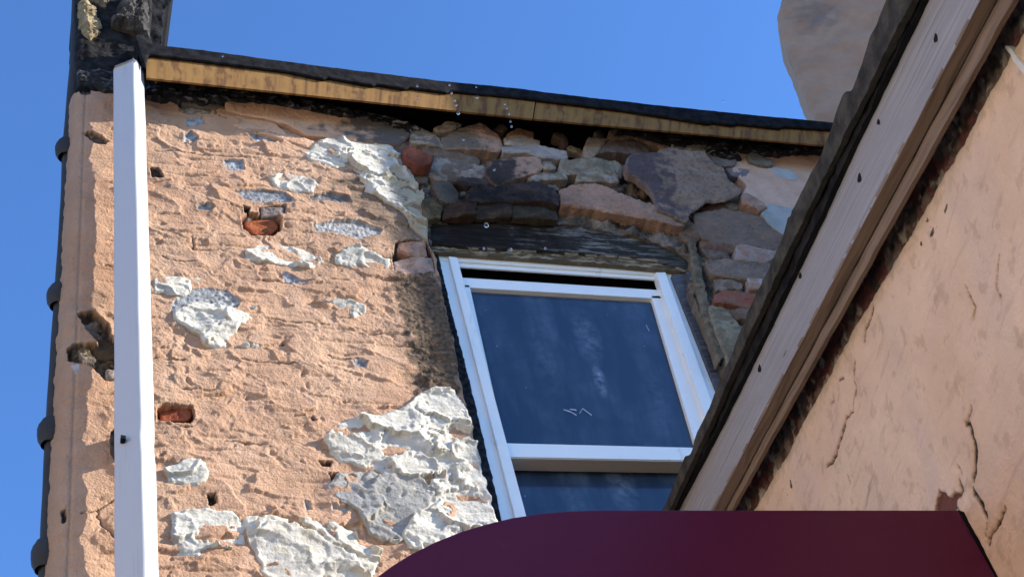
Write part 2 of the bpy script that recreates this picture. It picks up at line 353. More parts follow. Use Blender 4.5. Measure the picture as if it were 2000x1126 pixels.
def stucco_full(a, b, sd):
    h = stucco_h(a, b, sd)+smear(a, b, 620, .15, .0034, .055, 21, 1.9)*(.25+.75*sstep(.24, .4, a))
    e = a-LEFT; h = h-.05*np.clip(1-e/.06, 0, 1)**2-.006*np.exp(-((e-.075)/.006)**2)   # rounded arris, bead line
    for p, d, c in spots:
        s = sdist(a, b, wab(p))+.004*fbm(a, b, .02, 3, 50); t = sstep(-.003, .006, s)
        h = h*(1-t)+t*(np.minimum(h, 0)*.3-d+.004*fbm(a, b, .018, 3, 51)+d*.35*fbm(a, b, .05, 2, 52)*(d > .02))
        h += .003*np.exp(-(np.minimum(s, 0)/.012)**2)*(s < 0)
    for c in cracks:
        s = pdist(a+.006*fbm(a, b, .03, 3, 60), b+.006*fbm(a, b, .03, 3, 61), wab(c)); h -= .010*np.exp(-(s/.0035)**2)
    h -= .015*(1-sstep(0, .012, sd))
    h += .006*sstep(0, .05, sdist(a, b, wab([(786,528),(850,524),(905,775),(815,785),(790,640)])))*fbm(a, b, .04, 4, 66)
    return h
def stucco_c(a, b, sd):
    v = fbm(a, b, .5, 4, 30); t = np.clip(.5+v*.6, 0, 1)
    col = mix((.40, .242, .155), (.475, .31, .21), t); w = sstep(.25, .6, fbm(a, b, .12, 4, 31))
    col = mix(col, (.47, .31, .22), w*.45)
    left = 1-sstep(.10, .2, a); col = mix(col, (.30, .205, .14), left*.75)  # left corner strip darkened in colour to stand for its shade
    for p, soft, c, am in stains:
        s = sdist(a, b, wab(p))+soft*.9*fbm(a, b, .06, 5, 33); col = mix(col, c, am*sstep(-soft*.5, soft*.6, s)*(.75+.25*np.clip(fbm(a, b, .02, 3, 35)+.5, 0, 1)))
    ed = sstep(.0, .03, 0.03-np.abs(a-LEFT-.075))*.3; col = mix(col, (.42, .28, .19), ed)
    for p, d, c in spots:
        s = sdist(a, b, wab(p))+.004*fbm(a, b, .02, 3, 50); t = sstep(-.002, .001, s); q = fbm(a, b, .03, 4, 36)
        c2 = [np.clip(x*(1+.55*q), .01, .9) for x in c]; col = mix(col, c2, t)
    for c in cracks:
        s = pdist(a+.006*fbm(a, b, .03, 3, 60), b+.006*fbm(a, b, .03, 3, 61), wab(c)); col = mix(col, (.10, .07, .055), np.exp(-(s/.0030)**2)*.9)
    return col
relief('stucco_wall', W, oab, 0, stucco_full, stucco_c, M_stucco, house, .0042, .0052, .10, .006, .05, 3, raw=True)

# ---- rubble behind the stucco, with the window opening cut out
hole_win = wab([(842,425),(930,418),(1090,422),(1200,440),(1290,462),(1350,492),(1350,560),(1440,760),(1520,1000),(1560,1250),(1010,1250),(960,1010),(850,500)], .0)
back_out = wab([(150,160),(400,165),(640,205),(700,235),(790,262),(860,275),(985,275),(1000,290),(1110,305),(1140,305),(1150,275),(1200,262),(1300,262),(1640,290),(1800,290),(1900,1250),(90,1250)])
back_out[0] = (.18, back_out[0][1]); back_out[-1] = (.18, back_out[-1][1])
def back_c(a, b, sd):
    t = np.clip(.5+fbm(a, b, .12, 4, 71)*.9, 0, 1); return mix((.035, .028, .024), (.24, .20, .165), t)
relief('rubble_core', W, back_out, -.052, lambda a, b, sd: .03*fbm(a, b, .09, 4, 70)+.012*ridge(a, b, .03, 2, 73), back_c, M_back, house, .008, .010, .25, .006, .04, 5, holes=[hole_win], raw=True)
# solid body of the house behind (left, right and above the opening)
x0 = .165; xl = 1.9; xr = 3.3; zt = 8.9
def bx(name, lo, hi, mat, parent, label=None, bev=0):
    lo = np.array(lo, float); hi = np.array(hi, float)
    return board(name, (lo[0], lo[1], lo[2]), (hi[0], lo[1], lo[2]), (hi[0], lo[1], hi[2]), (lo[0], lo[1], hi[2]), (0, hi[1]-lo[1], 0), mat, parent, label=label, bev=bev)
M_side = plain('side_render', (.42, .29, .20), .9, .2, .2, .003)
zt = W.ab(300, 165)[1]
bx('side_wall', (x0, .16, -.2), (xl-.03, 3.5, zt-.05), M_side, house)
bx('party_wall', (xr+.45, .2, -.2), (6.5, 3.5, W.ab(1600, 300)[1]-.02), M_side, house)

# ---- individual stones and bricks of the rubble
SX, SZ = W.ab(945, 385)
def stone(pts, d, th, c1, c2, kind='stone', seed=0, rough=1.0, split=None, tilt=(0, 0), mat=None, parent=house, label=None, rnd=.009, res=.0055, top=None):
    P = np.array([W.ab(x, y, d) for x, y in pts]); cen = P.mean(0); sp = P.max(0)-P.min(0)
    def hf(a, b, sd):
        h = -rnd*np.clip(1-sd/rnd, 0, 1)**2+rough*(.006*fbm(a, b, .12, 2, seed)+.0022*ridge(a, b*1.6, .05, 3, seed+1)+.0012*fbm(a, b, .012, 2, seed+2))
        rs = np.random.RandomState(seed); fc = np.full(a.shape, 9.)
        for _ in range(7):
            q = rs.uniform(-.45, .45, 2)*sp+cen; gx, gy = rs.normal(0, .16, 2); fc = np.minimum(fc, gx*(a-q[0])+gy*(b-q[1])+rs.uniform(0, .006))
        h += rough*.65*np.maximum(fc+.006, -.03)+rough*.0022*ridge(a, b, .02, 2, seed+7)
        lay = np.floor((b+.02*fbm(a, b, .15, 2, seed+4))/.021); h += rough*.004*(np.mod(lay*0.618, 1)-.5)
        return h+(a-cen[0])*tilt[0]+(b-cen[1])*tilt[1]
    def cf(a, b, sd):
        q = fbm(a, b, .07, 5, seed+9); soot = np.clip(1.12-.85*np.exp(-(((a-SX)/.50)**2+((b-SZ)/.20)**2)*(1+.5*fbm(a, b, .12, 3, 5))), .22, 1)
        t = sstep(-.25, .35, q) if split is None else sstep(-.12, .12, (a-cen[0])/sp[0]-split+q*.22)
        c1_ = [c1[0]*.80, c1[1]*.755, c1[2]*.70]; c2_ = [c2[0]*.84, c2[1]*.79, c2[2]*.74]; c = mix(c1_, c2_, t); wv = sstep(.2, .6, fbm(a, b, .035, 4, seed+10)); c = mix(c, [x*.55+.01 for x in c1], wv*.5)
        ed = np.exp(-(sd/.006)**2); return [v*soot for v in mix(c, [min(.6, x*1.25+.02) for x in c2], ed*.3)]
    return relief(kind, W, [tuple(p) for p in P], d, hf, cf, mat or (M_brick if kind == 'brick' else M_stone), parent, res, res, th, .005 if kind == 'brick' else .0085, .035, seed, raw=True, label=label)
DK = (.07, .062, .062); GY = (.21, .185, .165); GL = (.38, .35, .32); PK = (.46, .32, .26); BR = (.20, .145, .115); PU = (.135, .10, .10); BL = (.46, .45, .46); OL = (.25, .22, .17); RD = (.18, .07, .05); OR = (.42, .22, .12)
S = [
 ([(798,256),(813,247),(835,252),(860,267),(869,287),(840,284),(801,277)], .03, .10, GY, GL, 'stone', None),
 ([(861,263),(885,253),(905,245),(935,239),(963,252),(981,264),(981,289),(960,293),(930,291),(866,286)], .05, .12, GY, PK, 'stone', .1),
 ([(848,246),(870,239),(905,243),(885,255),(853,256)], .02, .06, GL, GL, 'stone', None),
 ([(984,265),(1000,262),(1056,270),(1058,284),(1020,283),(986,281)], .03, .12, BL, (.50,.46,.45), 'brick', None),
 ([(980,282),(1025,280),(1109,290),(1111,305),(1062,305),(1024,295),(982,293)], .045, .12, BL, (.36,.36,.40), 'brick', None),
 ([(988,261),(1010,250),(1044,254),(1043,267),(1000,264)], .0, .1, OR, (.4,.25,.18), 'brick', None),
 ([(962,253),(983,239),(992,253),(984,260)], -.02, .08, (.09,.06,.05), BR, 'brick', None),
 ([(764,284),(808,273),(812,290),(790,306),(764,300)], -.01, .09, PU, BR, 'stone', None),
 ([(822,284),(870,286),(912,293),(942,305),(935,318),(888,308),(850,303),(829,301)], .0, .09, BR, GY, 'stone', None),
 ([(833,332),(850,302),(892,309),(947,320),(953,341),(925,346),(890,346),(856,345)], .02, .10, GY, GL, 'stone', None),
 ([(800,300),(832,305),(850,322),(834,352),(812,350),(796,330)], .0, .09, BR, GY, 'stone', None),
 ([(948,330),(962,307),(1015,299),(1052,299),(1065,320),(1050,331),(1015,339),(976,357),(957,345)], .055, .12, DK, PK, 'stone', .05),
 ([(1060,315),(1077,313),(1089,328),(1075,333),(1062,330)], .03, .09, GL, OL, 'stone', None),
 ([(1089,325),(1100,307),(1150,305),(1202,308),(1219,321),(1218,342),(1163,335),(1098,335)], .04, .12, OL, (.32,.30,.25), 'stone', None),
 ([(1030,341),(1050,333),(1107,337),(1110,350),(1038,352)], .02, .10, OL, GL, 'stone', None),
 ([(1124,352),(1130,335),(1207,342),(1212,357),(1175,354)], .02, .11, OL, GL, 'stone', None),
 ([(888,354),(900,342),(967,342),(970,359),(915,362)], .03, .10, DK, PU, 'stone', None),
 ([(842,354),(880,349),(900,375),(893,389),(864,392),(850,372)], .035, .10, (.2,.2,.18), GY, 'stone', None),
 ([(912,366),(925,359),(975,357),(1050,352),(1084,364),(1094,381),(1093,397),(1060,391),(1000,388),(915,386)], .05, .06, (.05,.05,.055), PU, 'stone', None),
 ([(822,390),(852,385),(866,400),(862,421),(826,428)], .0, .05, (.10,.085,.05), (.19,.15,.09), 'stone', None),
 ([(864,392),(912,386),(930,392),(928,420),(866,422)], .0, .05, (.07,.045,.035), (.13,.07,.045), 'stone', None),
 ([(930,392),(1000,394),(1000,421),(928,420)], -.005, .045, (.06,.05,.045), (.12,.09,.06), 'stone', None),
 ([(1000,394),(1090,400),(1090,428),(1000,422)], -.008, .045, (.07,.06,.05), (.11,.095,.07), 'stone', None),
 ([(1095,362),(1120,357),(1163,350),(1210,369),(1270,393),(1330,416),(1345,425),(1340,436),(1325,434),(1250,418),(1190,407),(1098,394)], .06, .125, (.47,.31,.24), (.30,.22,.18), 'stone', .2),
 ([(1191,253),(1205,247),(1280,262),(1303,270),(1332,280),(1300,289),(1268,277),(1190,269)], .02, .12, OL, PK, 'stone', None),
 ([(1170,297),(1188,271),(1240,267),(1263,275),(1270,291),(1265,299),(1210,298)], .06, .10, PU, (.17,.15,.15), 'stone', None),
 ([(1140,285),(1150,268),(1188,269),(1172,296),(1160,303),(1140,305)], .04, .13, GL, (.30,.24,.2), 'stone', None),
 ([(1275,370),(1295,355),(1330,380),(1360,400),(1340,425),(1300,412),(1278,398)], -.03, .08, (.07,.06,.055), BR, 'stone', None),
 ([(1345,398),(1390,385),(1440,385),(1455,398),(1430,412),(1380,408)], -.02, .08, BR, (.24,.17,.13), 'stone', None),
 ([(1356,411),(1415,401),(1480,413),(1520,440),(1535,467),(1518,484),(1440,477),(1374,459),(1359,437)], .03, .13, (.25,.19,.16), (.20,.17,.15), 'stone', None),
 ([(1446,381),(1458,374),(1494,392),(1499,405),(1486,412),(1450,394)], .04, .10, PK, (.33,.25,.22), 'stone', None),
 ([(1322,432),(1345,425),(1360,440),(1372,462),(1350,470),(1330,455)], .0, .15, (.2,.15,.11), (.13,.1,.08), 'stone', None),
 ([(1365,460),(1440,478),(1436,492),(1410,492),(1372,478)], -.01, .11, (.18,.10,.08), BR, 'stone', None),
 ([(1438,480),(1450,474),(1510,484),(1518,501),(1490,511),(1437,505)], .05, .12, (.40,.27,.23), (.38,.34,.33), 'brick', None),
 ([(1368,479),(1388,484),(1420,492),(1434,504),(1388,505)], -.01, .11, (.16,.12,.11), GY, 'stone', None),
 ([(1378,507),(1388,504),(1438,505),(1508,514),(1496,549),(1450,545),(1393,534)], .03, .12, (.22,.18,.16), (.26,.22,.19), 'stone', None),
 ([(1461,542),(1493,543),(1500,565),(1463,562)], .05, .12, (.42,.28,.24), (.45,.42,.41), 'brick', None),
 ([(1394,536),(1453,547),(1453,562),(1402,563)], .0, .11, GY, (.28,.26,.24), 'stone', None),
 ([(1397,570),(1410,564),(1440,564),(1490,569),(1484,597),(1415,592),(1396,586)], .045, .12, (.28,.16,.12), (.30,.11,.08), 'brick', None),
 ([(1416,596),(1472,598),(1480,622),(1438,618)], .01, .11, BR, GY, 'stone', None),
 ([(1384,596),(1414,594),(1432,620),(1460,650),(1470,700),(1445,745),(1420,700),(1395,640)], .01, .14, (.22,.20,.15), (.31,.285,.22), 'stone', None),
 ([(1348,465),(1362,470),(1372,520),(1392,600),(1420,690),(1405,700),(1372,600),(1356,530)], .015, .07, (.15,.13,.095), (.23,.20,.15), 'stone', None),
 ([(778,474),(800,470),(830,471),(836,498),(800,500),(776,490)], -.002, .09, (.38,.22,.16), (.42,.30,.24), 'brick', None),
 ([(768,507),(785,503),(845,501),(851,530),(800,534),(772,530)], .008, .10, (.35,.26,.23), (.46,.36,.33), 'brick', None),
 ([(478,431),(535,428),(545,444),(530,457),(494,456),(480,445)], -.035, .05, (.42,.13,.05), (.30,.08,.035), 'brick', None, .004),
 ([(510,407),(554,406),(552,420),(512,420)], -.012, .05, (.26,.22,.21), (.33,.29,.28), 'brick', None, .004),
 ([(312,801),(345,797),(372,800),(374,814),(366,821),(312,820)], -.035, .05, (.40,.12,.055), (.28,.07,.04), 'brick', None, .004),
 ([(138,712),(158,712),(160,732),(142,735)], -.005, .05, (.42,.44,.47), (.5,.5,.52), 'stone', None),
 ([(205,722),(230,722),(234,740),(208,740)], -.01, .05, (.12,.12,.14), GL, 'stone', None),
 ([(140,682),(175,680),(190,700),(160,708),(138,702)], -.03, .05, (.07,.055,.035), (.12,.095,.06), 'stone', None),  # this and the next darkened for the shade inside the hole
 ([(192,655),(225,672),(232,700),(200,698),(180,680)], -.03, .05, (.09,.07,.05), (.06,.05,.04), 'stone', None),
]
rg = random.Random(11)                             # small packing pieces in the joints
for i in range(70):
    x = rg.uniform(800, 1520); y_ = rg.uniform(262, 405) if x > 850 else rg.uniform(290, 400)
    if x > 1380: y_ = rg.uniform(300, 640); x = max(x, 1385+(y_-480)*.25)
    w_, h_ = rg.uniform(10, 26), rg.uniform(5, 11); n_p = 6
    pp = [(x+w_*math.cos(t)*rg.uniform(.7, 1), y_+h_*math.sin(t)*rg.uniform(.7, 1)+.12*w_*math.cos(t)) for t in [k*2*math.pi/n_p+rg.uniform(-.3, .3) for k in range(n_p)]]
    c = rg.choice([BR, GY, OL, PU, (.15, .11, .09), (.2, .17, .14)])
    S.append((pp, rg.uniform(-.045, -.012), .05, c, [v*1.3 for v in c], 'stone', None))
for i, (p, d, th, c1, c2, kd, spl, *rd_) in enumerate(S):
    stone(p, d*.7+.004, th, c1, c2, kd, 100+i*13, split=spl, rnd=rd_[0] if rd_ else .009, rough=1.0 if kd == 'stone' else .8)
# two pieces that have come away from the wall
sl_ = stone([(1221,326),(1228,306),(1270,300),(1290,296),(1305,290),(1343,293),(1378,294),(1390,310),(1417,325),(1424,340),(1454,358),(1447,370),(1421,380),(1381,385),(1361,400),(1351,404),(1351,415),(1341,422),(1323,411),(1288,401),(1275,370),(1260,358),(1243,344),(1225,336)],
      .085, .05, (.12, .10, .115), (.30, .235, .195), 'stone_slab', 900, split=-.12, tilt=(-.06, .10), parent=None, rnd=.010, mat=M_stone)
tag(sl_, 'large flat purple-brown slab of stone slipping out of the rubble above the window', 'stone')
rb = stone([(789,285),(800,284),(843,307),(846,316),(833,325),(812,317),(791,304)], .07, .07, (.17,.062,.045), (.22,.08,.06), 'loose_brick', 950, rough=.5, tilt=(.25, .1), parent=None, mat=M_brick)
tag(rb, 'dark red broken brick sticking out of the rubble beside the white mortar patch', 'brick')

# ---- hand-laid mortar patches on the stucco
def patch(pts, th, seed, c1=CREAM, c2=(.46, .45, .405), name='mortar_patch', size=.11, step=.008, d=.0, asp=1.5, res=.0045, label=None, mat=None, ragged=.009, grey=None):
    P = [W.ab(x, y) for x, y in pts]
    def hf(a, b, sd):
        n = int(a.size*res*res/(size*size)*7)+6
        h = .6*stucco_h(a, b, sd)+.001+.42*th*sstep(-.003, .014, sd)+smear(a, b, n, size*1.15, step*1.05, .11, seed, asp, ang0=-.35, angr=.55)+.0008*ridge(a, b, .022, 3, seed+3)*(1+fbm(a, b, .1, 2, seed+4))+.002*fbm(a, b, .06, 3, seed+2)
        h = h+.004*np.exp(-((sd-.008)/.006)**2)*sstep(-.1, .3, fbm(a, b, .05, 2, seed+8))
        return np.maximum(h, -.004)
    def cf(a, b, sd):
        t = np.clip(.5+.8*fbm(a, b, .08, 4, seed+6), 0, 1); c = mix(c1, c2, t)
        y = sstep(.25, .5, fbm(a, b, .05, 4, seed+7)); c = mix(c, (.42, .37, .24), y*.25); y = sstep(.3, .55, fbm(a, b, .10, 4, seed+17)); c = mix(c, (.36, .35, .33), y*.6)
        if grey:
            for g_, gc in grey:
                s = sdist(a, b, [W.ab(x, y_) for x, y_ in g_])+.03*fbm(a, b, .05, 4, seed+12); c = mix(c, gc, sstep(-.01, .02, s)*.9)
        return c
    return relief(name, W, P, 0, hf, cf, mat or M_plaster, house, res, res, .02, ragged, .045, seed, raw=True, label=label)
patch([(593,300),(620,280),(650,268),(690,270),(730,274),(765,288),(778,302),(800,333),(812,350),(816,370),(828,385),(826,405),(834,440),(836,470),(822,462),(800,440),(785,415),(760,400),(735,384),(712,372),(698,345),(680,330),(655,331),(630,323),(605,316)], .022, 201, label='big white mortar patch running down beside the rubble', step=.012,
      grey=[([(770,320),(830,380),(840,480),(800,450),(780,400),(745,345)], (.33,.30,.22))])
patch([(523,344),(560,339),(600,346),(619,365),(610,377),(572,373),(540,366)], .016, 203)
patch([(475,495),(500,479),(540,477),(590,486),(627,500),(634,516),(610,524),(560,519),(520,514),(479,511)], .020, 204, size=.14)
patch([(653,502),(680,482),(710,481),(732,500),(762,508),(762,526),(720,527),(680,520),(660,516)], .016, 205, c1=(.5,.49,.42))
patch([(300,544),(340,541),(370,547),(374,562),(366,577),(330,573),(300,571)], .014, 206)
patch([(338,608),(380,589),(420,591),(452,605),(480,614),(489,625),(467,641),(449,662),(442,677),(420,680),(400,674),(388,655),(363,641),(340,629)], .022, 207, size=.13)
patch([(643,587),(680,587),(714,600),(714,613),(690,624),(663,613)], .013, 208, c1=(.5,.49,.43))
patch([(320,915),(360,901),(400,907),(410,925),(402,946),(370,952),(328,941)], .020, 209)
patch([(334,1000),(400,995),(452,998),(477,1020),(480,1062),(450,1072),(402,1073),(387,1093),(348,1084),(331,1055),(338,1030)], .022, 210, size=.15)
patch([(472,1012),(500,1004),(530,1014),(560,1020),(600,1013),(650,1024),(692,1038),(702,1060),(745,1082),(738,1110),(740,1200),(520,1200),(508,1100),(488,1062)], .020, 211, size=.15, c2=(.46,.43,.36))
patch([(628,952),(662,930),(700,922),(760,928),(820,932),(855,922),(850,965),(825,1000),(815,1050),(750,1056),(718,1042),(700,1002),(660,978)], .010, 212, (.31,.31,.30), (.25,.25,.245), 'cement_patch', .16, .006, label='grey cement below the big cream mortar patch')
patch([(628,855),(658,830),(700,810),(740,815),(790,800),(815,770),(850,757),(885,765),(908,800),(928,860),(948,940),(975,1035),(900,1050),(830,1082),(798,1072),(786,1045),(800,1018),(808,988),(830,960),(852,928),(820,937),(790,943),(760,932),(735,922),(700,911),(675,906),(648,890)], .026, 213, step=.013, size=.125, label='largest cream mortar patch beside the lower left of the window')
for k, (x, y, s_) in enumerate([(700,613,5),(493,602,6),(497,678,8),(688,606,5),(660,628,5),(478,677,7),(386,543,5),(770,1050,14),(735,1042,10),(655,307,7)]):
    patch([(x-s_*1.4, y), (x-s_*.4, y-s_*.6), (x+s_, y-s_*.5), (x+s_*1.5, y+s_*.2), (x+s_*.3, y+s_*.7)], .016, 230+k, (.5, .47, .4), name='mortar_splash', size=.04, ragged=.003, res=.004)

# pink render that has come loose in sheets near the top
def sheet(pts, d, th, seed, c1=(.55,.34,.22), c2=(.62,.40,.28), split=None, c3=None, name='render_sheet', mat=None, rough=1, label=None, tilt=0):
    P = np.array([W.ab(x, y, d) for x, y in pts]); cen = P.mean(0); sp = P.max(0)-P.min(0)
    def hf(a, b, sd): return .004*fbm(a, b, .12, 3, seed)+rough*(.0022*ridge(a, b, .022, 3, seed+1))-.006*np.clip(1-sd/.008, 0, 1)**2+tilt*(b-cen[1])
    def cf(a, b, sd):
        c = mix(c1, c2, np.clip(.5+fbm(a, b, .1, 4, seed+2), 0, 1))
        if c3: c = mix(c, c3, sstep(-.1, .18, (a-cen[0])/sp[0]-split+fbm(a, b, .09, 4, seed+3)*.25))
        return c
    return relief(name, W, [tuple(p) for p in P], d, hf, cf, mat or M_stucco, house, .005, .005, th, .006, .04, seed, raw=True, label=label)
sheet([(440,200),(455,193),(520,190),(600,203),(660,219),(720,232),(785,247),(803,262),(778,282),(720,277),(645,268),(600,264),(560,243),(520,232),(470,222),(442,216)], .022, .03, 300, split=.14, c3=(.11,.10,.095), label='loose sheet of pink render stained black at one end')
sheet([(426,216),(470,225),(500,232),(540,240),(560,262),(600,270),(625,285),(600,288),(560,275),(520,262),(480,256),(440,240)], .006, .02, 301)
sheet([(655,215),(700,214),(750,225),(800,238),(850,262),(862,275),(840,286),(800,268),(740,250),(690,236)], .012, .03, 302, (.25,.24,.23), (.16,.15,.15), rough=1.2)
sheet([(1425,298),(1480,290),(1600,296),(1700,300),(1720,420),(1560,440),(1500,410),(1462,400),(1450,382),(1458,360),(1430,335)], .012, .08, 303, (.50,.34,.26), (.56,.40,.32), mat=M_smooth)
sheet([(1486,416),(1501,397),(1560,409),(1620,430),(1600,470),(1536,458),(1512,446)], .02, .08, 304, (.28,.31,.31), (.34,.37,.38), mat=M_smooth, name='cement_patch')
sheet([(1501,329),(1512,326),(1534,329),(1555,338),(1558,351),(1536,350),(1515,343)], .017, .02, 305, (.34,.38,.42), (.42,.46,.5), mat=M_smooth, name='cement_patch')
sheet([(1520,450),(1560,460),(1640,470),(1600,560),(1510,560),(1500,500)], .0, .08, 306, (.24,.19,.16), (.34,.24,.19))
sheet([(1455,300),(1475,298),(1510,312),(1512,322),(1490,323),(1466,314)], .035, .03, 307, (.13,.14,.13), (.2,.21,.2), name='cement_patch')
sheet([(1380,300),(1410,302),(1438,312),(1437,322),(1410,325),(1392,315)], .03, .03, 308, (.14,.12,.12), (.2,.18,.17), name='flake')
sheet([(1415,325),(1440,326),(1465,332),(1455,345),(1430,344)], .015, .03, 309, (.17,.15,.17), (.24,.2,.22), name='flake')
sheet([(1288,270),(1340,270),(1380,278),(1400,290),(1375,297),(1330,290)], .03, .05, 310, (.28,.26,.24), (.36,.33,.30), name='flake', rough=1.5)
sheet([(1290,288),(1330,285),(1350,300),(1320,305)], .03, .05, 311, (.24,.21,.19), (.3,.26,.23), name='flake', rough=1.5)
sheet([(350,186),(380,190),(425,204),(450,212),(430,216),(380,206),(356,204)], .010, .04, 312, (.13,.11,.09), (.22,.19,.15), name='flake', rough=2)

# bitumen smears between the board and the wall head
def tarband(pts, d, th, seed, c1=(.014,.014,.017), c2=(.06,.065,.075), name='bitumen_band', am=.012, bits=.5):
    def hf(a, b, sd): return am*ridge(a, b*2.2, .09, 4, seed)+.006*fbm(a, b, .03, 3, seed+1)-.012*np.clip(1-sd/.015, 0, 1)**2
    def cf(a, b, sd):
        c = mix(c1, c2, sstep(.1, .7, fbm(a, b*3, .1, 4, seed+2))); return mix(c, (.34, .33, .32), bits*sstep(.42, .6, fbm(a, b*3.5, .07, 5, seed+4)))
    return relief(name, W, pts, d, hf, cf, M_tar, house, .006, .005, th, .012, .05, seed)
tarband([(285,155),(330,158),(420,172),(520,180),(640,205),(705,218),(690,232),(640,222),(560,208),(520,202),(450,196),(400,200),(355,195),(285,184)], .03, .08, 320)
tarband([(560,190),(640,205),(720,222),(780,235),(830,250),(800,262),(740,246),(690,232),(620,216)], .015, .06, 323, bits=.8)
tarband([(1205,243),(1280,250),(1340,258),(1420,268),(1500,272),(1560,270),(1620,282),(1700,290),(1700,302),(1590,296),(1520,300),(1480,300),(1440,290),(1380,280),(1330,285),(1290,272),(1240,262),(1205,258)], .04, .09, 321, bits=.25)
tarband([(1530,275),(1545,268),(1550,262),(1560,272),(1575,280),(1560,288),(1535,286)], .06, .05, 322, bits=0)
tarband([(1370,285),(1400,285),(1440,300),(1450,310),(1420,312),(1385,300)], .035, .05, 324, bits=.6)

# ---- roof edge: felt, two raw boards, dark boarding in the void
roof = link(bpy.data.objects.new('roof', None), house)
def felt_c(a, b, sd): return mix((.005, .005, .006), (.014, .014, .016), np.clip(.5+fbm(a, b, .05, 3, 5), 0, 1))
relief('roofing_felt', W, [(262,72),(300,86),(400,97),(560,119),(700,137),(850,155),(1000,170),(1150,189),(1300,206),(1450,221),(1640,239),(1700,246),(1700,262),(1620,252),(1530,246),(1525,250),(1440,240),(1432,244),(1392,238),(1386,241),(1300,227),(1200,212),(1000,188),(880,177),(872,180),(800,170),(790,173),(735,164),(728,167),(640,151),(632,154),(560,139),(400,119),(290,106),(284,130),(274,112)],
       .19, lambda a, b, sd: .002*fbm(a, b, .1, 3, 8)-.008*np.clip(1-sd/.01, 0, 1)**2, felt_c, M_tar, roof, .006, .004, .016, .0012, .03, 340)
B1 = [(286,158),(660,208),(660,146),(286,104)]; 
wboard('fascia_board', [(286,152),(1040,232),(1046,194),(286,104)], .17, .012, M_ply, roof, nu=90, nv=4, wob=.0004, seed=4, label='raw pine board with bold upright grain')
wboard('fascia_board', [(1042,232),(1680,290),(1680,259),(1048,194)], .167, .012, M_ply, roof, nu=70, nv=4, wob=.0004, seed=9)
q0 = W.at(270, 100, .17); q1 = W.at(1690, 252, .17)
board('roof_deck', q0+[0, 0, -.02], q1+[0, 0, -.02], q1+[0, 2.5, .35], q0+[0, 2.5, .35], (0, 0, .03), M_black, roof)
def plank_c(a, b, sd): return mix((.008, .007, .007), (.035, .025, .02), np.clip(.5+fbm(a*6, b, .3, 4, 15), 0, 1))
relief('boarding', W, [(640,165),(1690,262),(1690,330),(1300,330),(1230,330),(820,330),(560,250)], -.14, lambda a, b, sd: -.012*np.exp(-(((a/.13) % 1-.5)/.04)**2), plank_c, M_back, roof, .01, .02, .03, .0, .03, 345)

# ---- window
win = link(bpy.data.objects.new('window', None), house)
WD = -.10
def wq(name, pts, d, th, mat, parent=win, **k): return wboard(name, pts, d, th, mat, parent, nu=2, nv=2, bev=k.pop('bev', .0025), **k)
# head, jambs (corners: bottom-left, bottom-right, top-right, top-left)
wq('frame', [(856,507),(1312,539),(1311,524),(852,493)], WD, .015, M_pvc)
wq('frame', [(893,520),(1286,546),(1284,537),(889,510)], WD-.012, .012, M_pvc)
wq('frame', [(1024,1200),(1066,1200),(877,507),(856,505)], WD-.004, .05, M_pvc)
wq('frame', [(1055,1200),(1080,1200),(893,502),(876,500)], WD+.014, .05, M_pvc)
wq('frame', [(1540,1200),(1570,1200),(1311,530),(1294,530)], WD-.004, .05, M_pvc)
wq('frame', [(1512,1200),(1541,1200),(1300,531),(1281,531)], WD+.014, .05, M_pvc)
wq('black_gap_sheet', [(880,565),(1310,595),(1300,525),(870,500)], WD-.10, .02, M_black)  # black sheet paints in the dark of the gap above the lowered sash
upper = link(bpy.data.objects.new('upper_sash', None), win)
wq('sash_rail', [(898,560),(1294,583),(1290,566),(894,541)], WD-.025, .04, M_pvc, upper)
wq('sash_stile', [(962,872),(988,872),(917,556),(898,556)], WD-.025, .04, M_pvc, upper)
wq('sash_stile', [(1362,880),(1392,880),(1296,577),(1272,577)], WD-.025, .04, M_pvc, upper)
wq('sash_rail', [(982,891),(1400,899),(1393,874),(978,864)], WD-.018, .06, M_pvc, upper)
p1 = [W.at(982, 892, WD-.018), W.at(1400, 900, WD-.018)]
board('rail_underside', p1[0]+[0, .003, -.004], p1[1]+[0, .003, -.004], p1[1]+[0, .078, -.004], p1[0]+[0, .078, -.004], (0, 0, .004), M_under, upper)
lower = link(bpy.data.objects.new('lower_sash', None), win)
wq('sash_stile', [(1058,1200),(1080,1200),(1000,912),(984,908)], WD-.08, .02, M_pvc, lower)
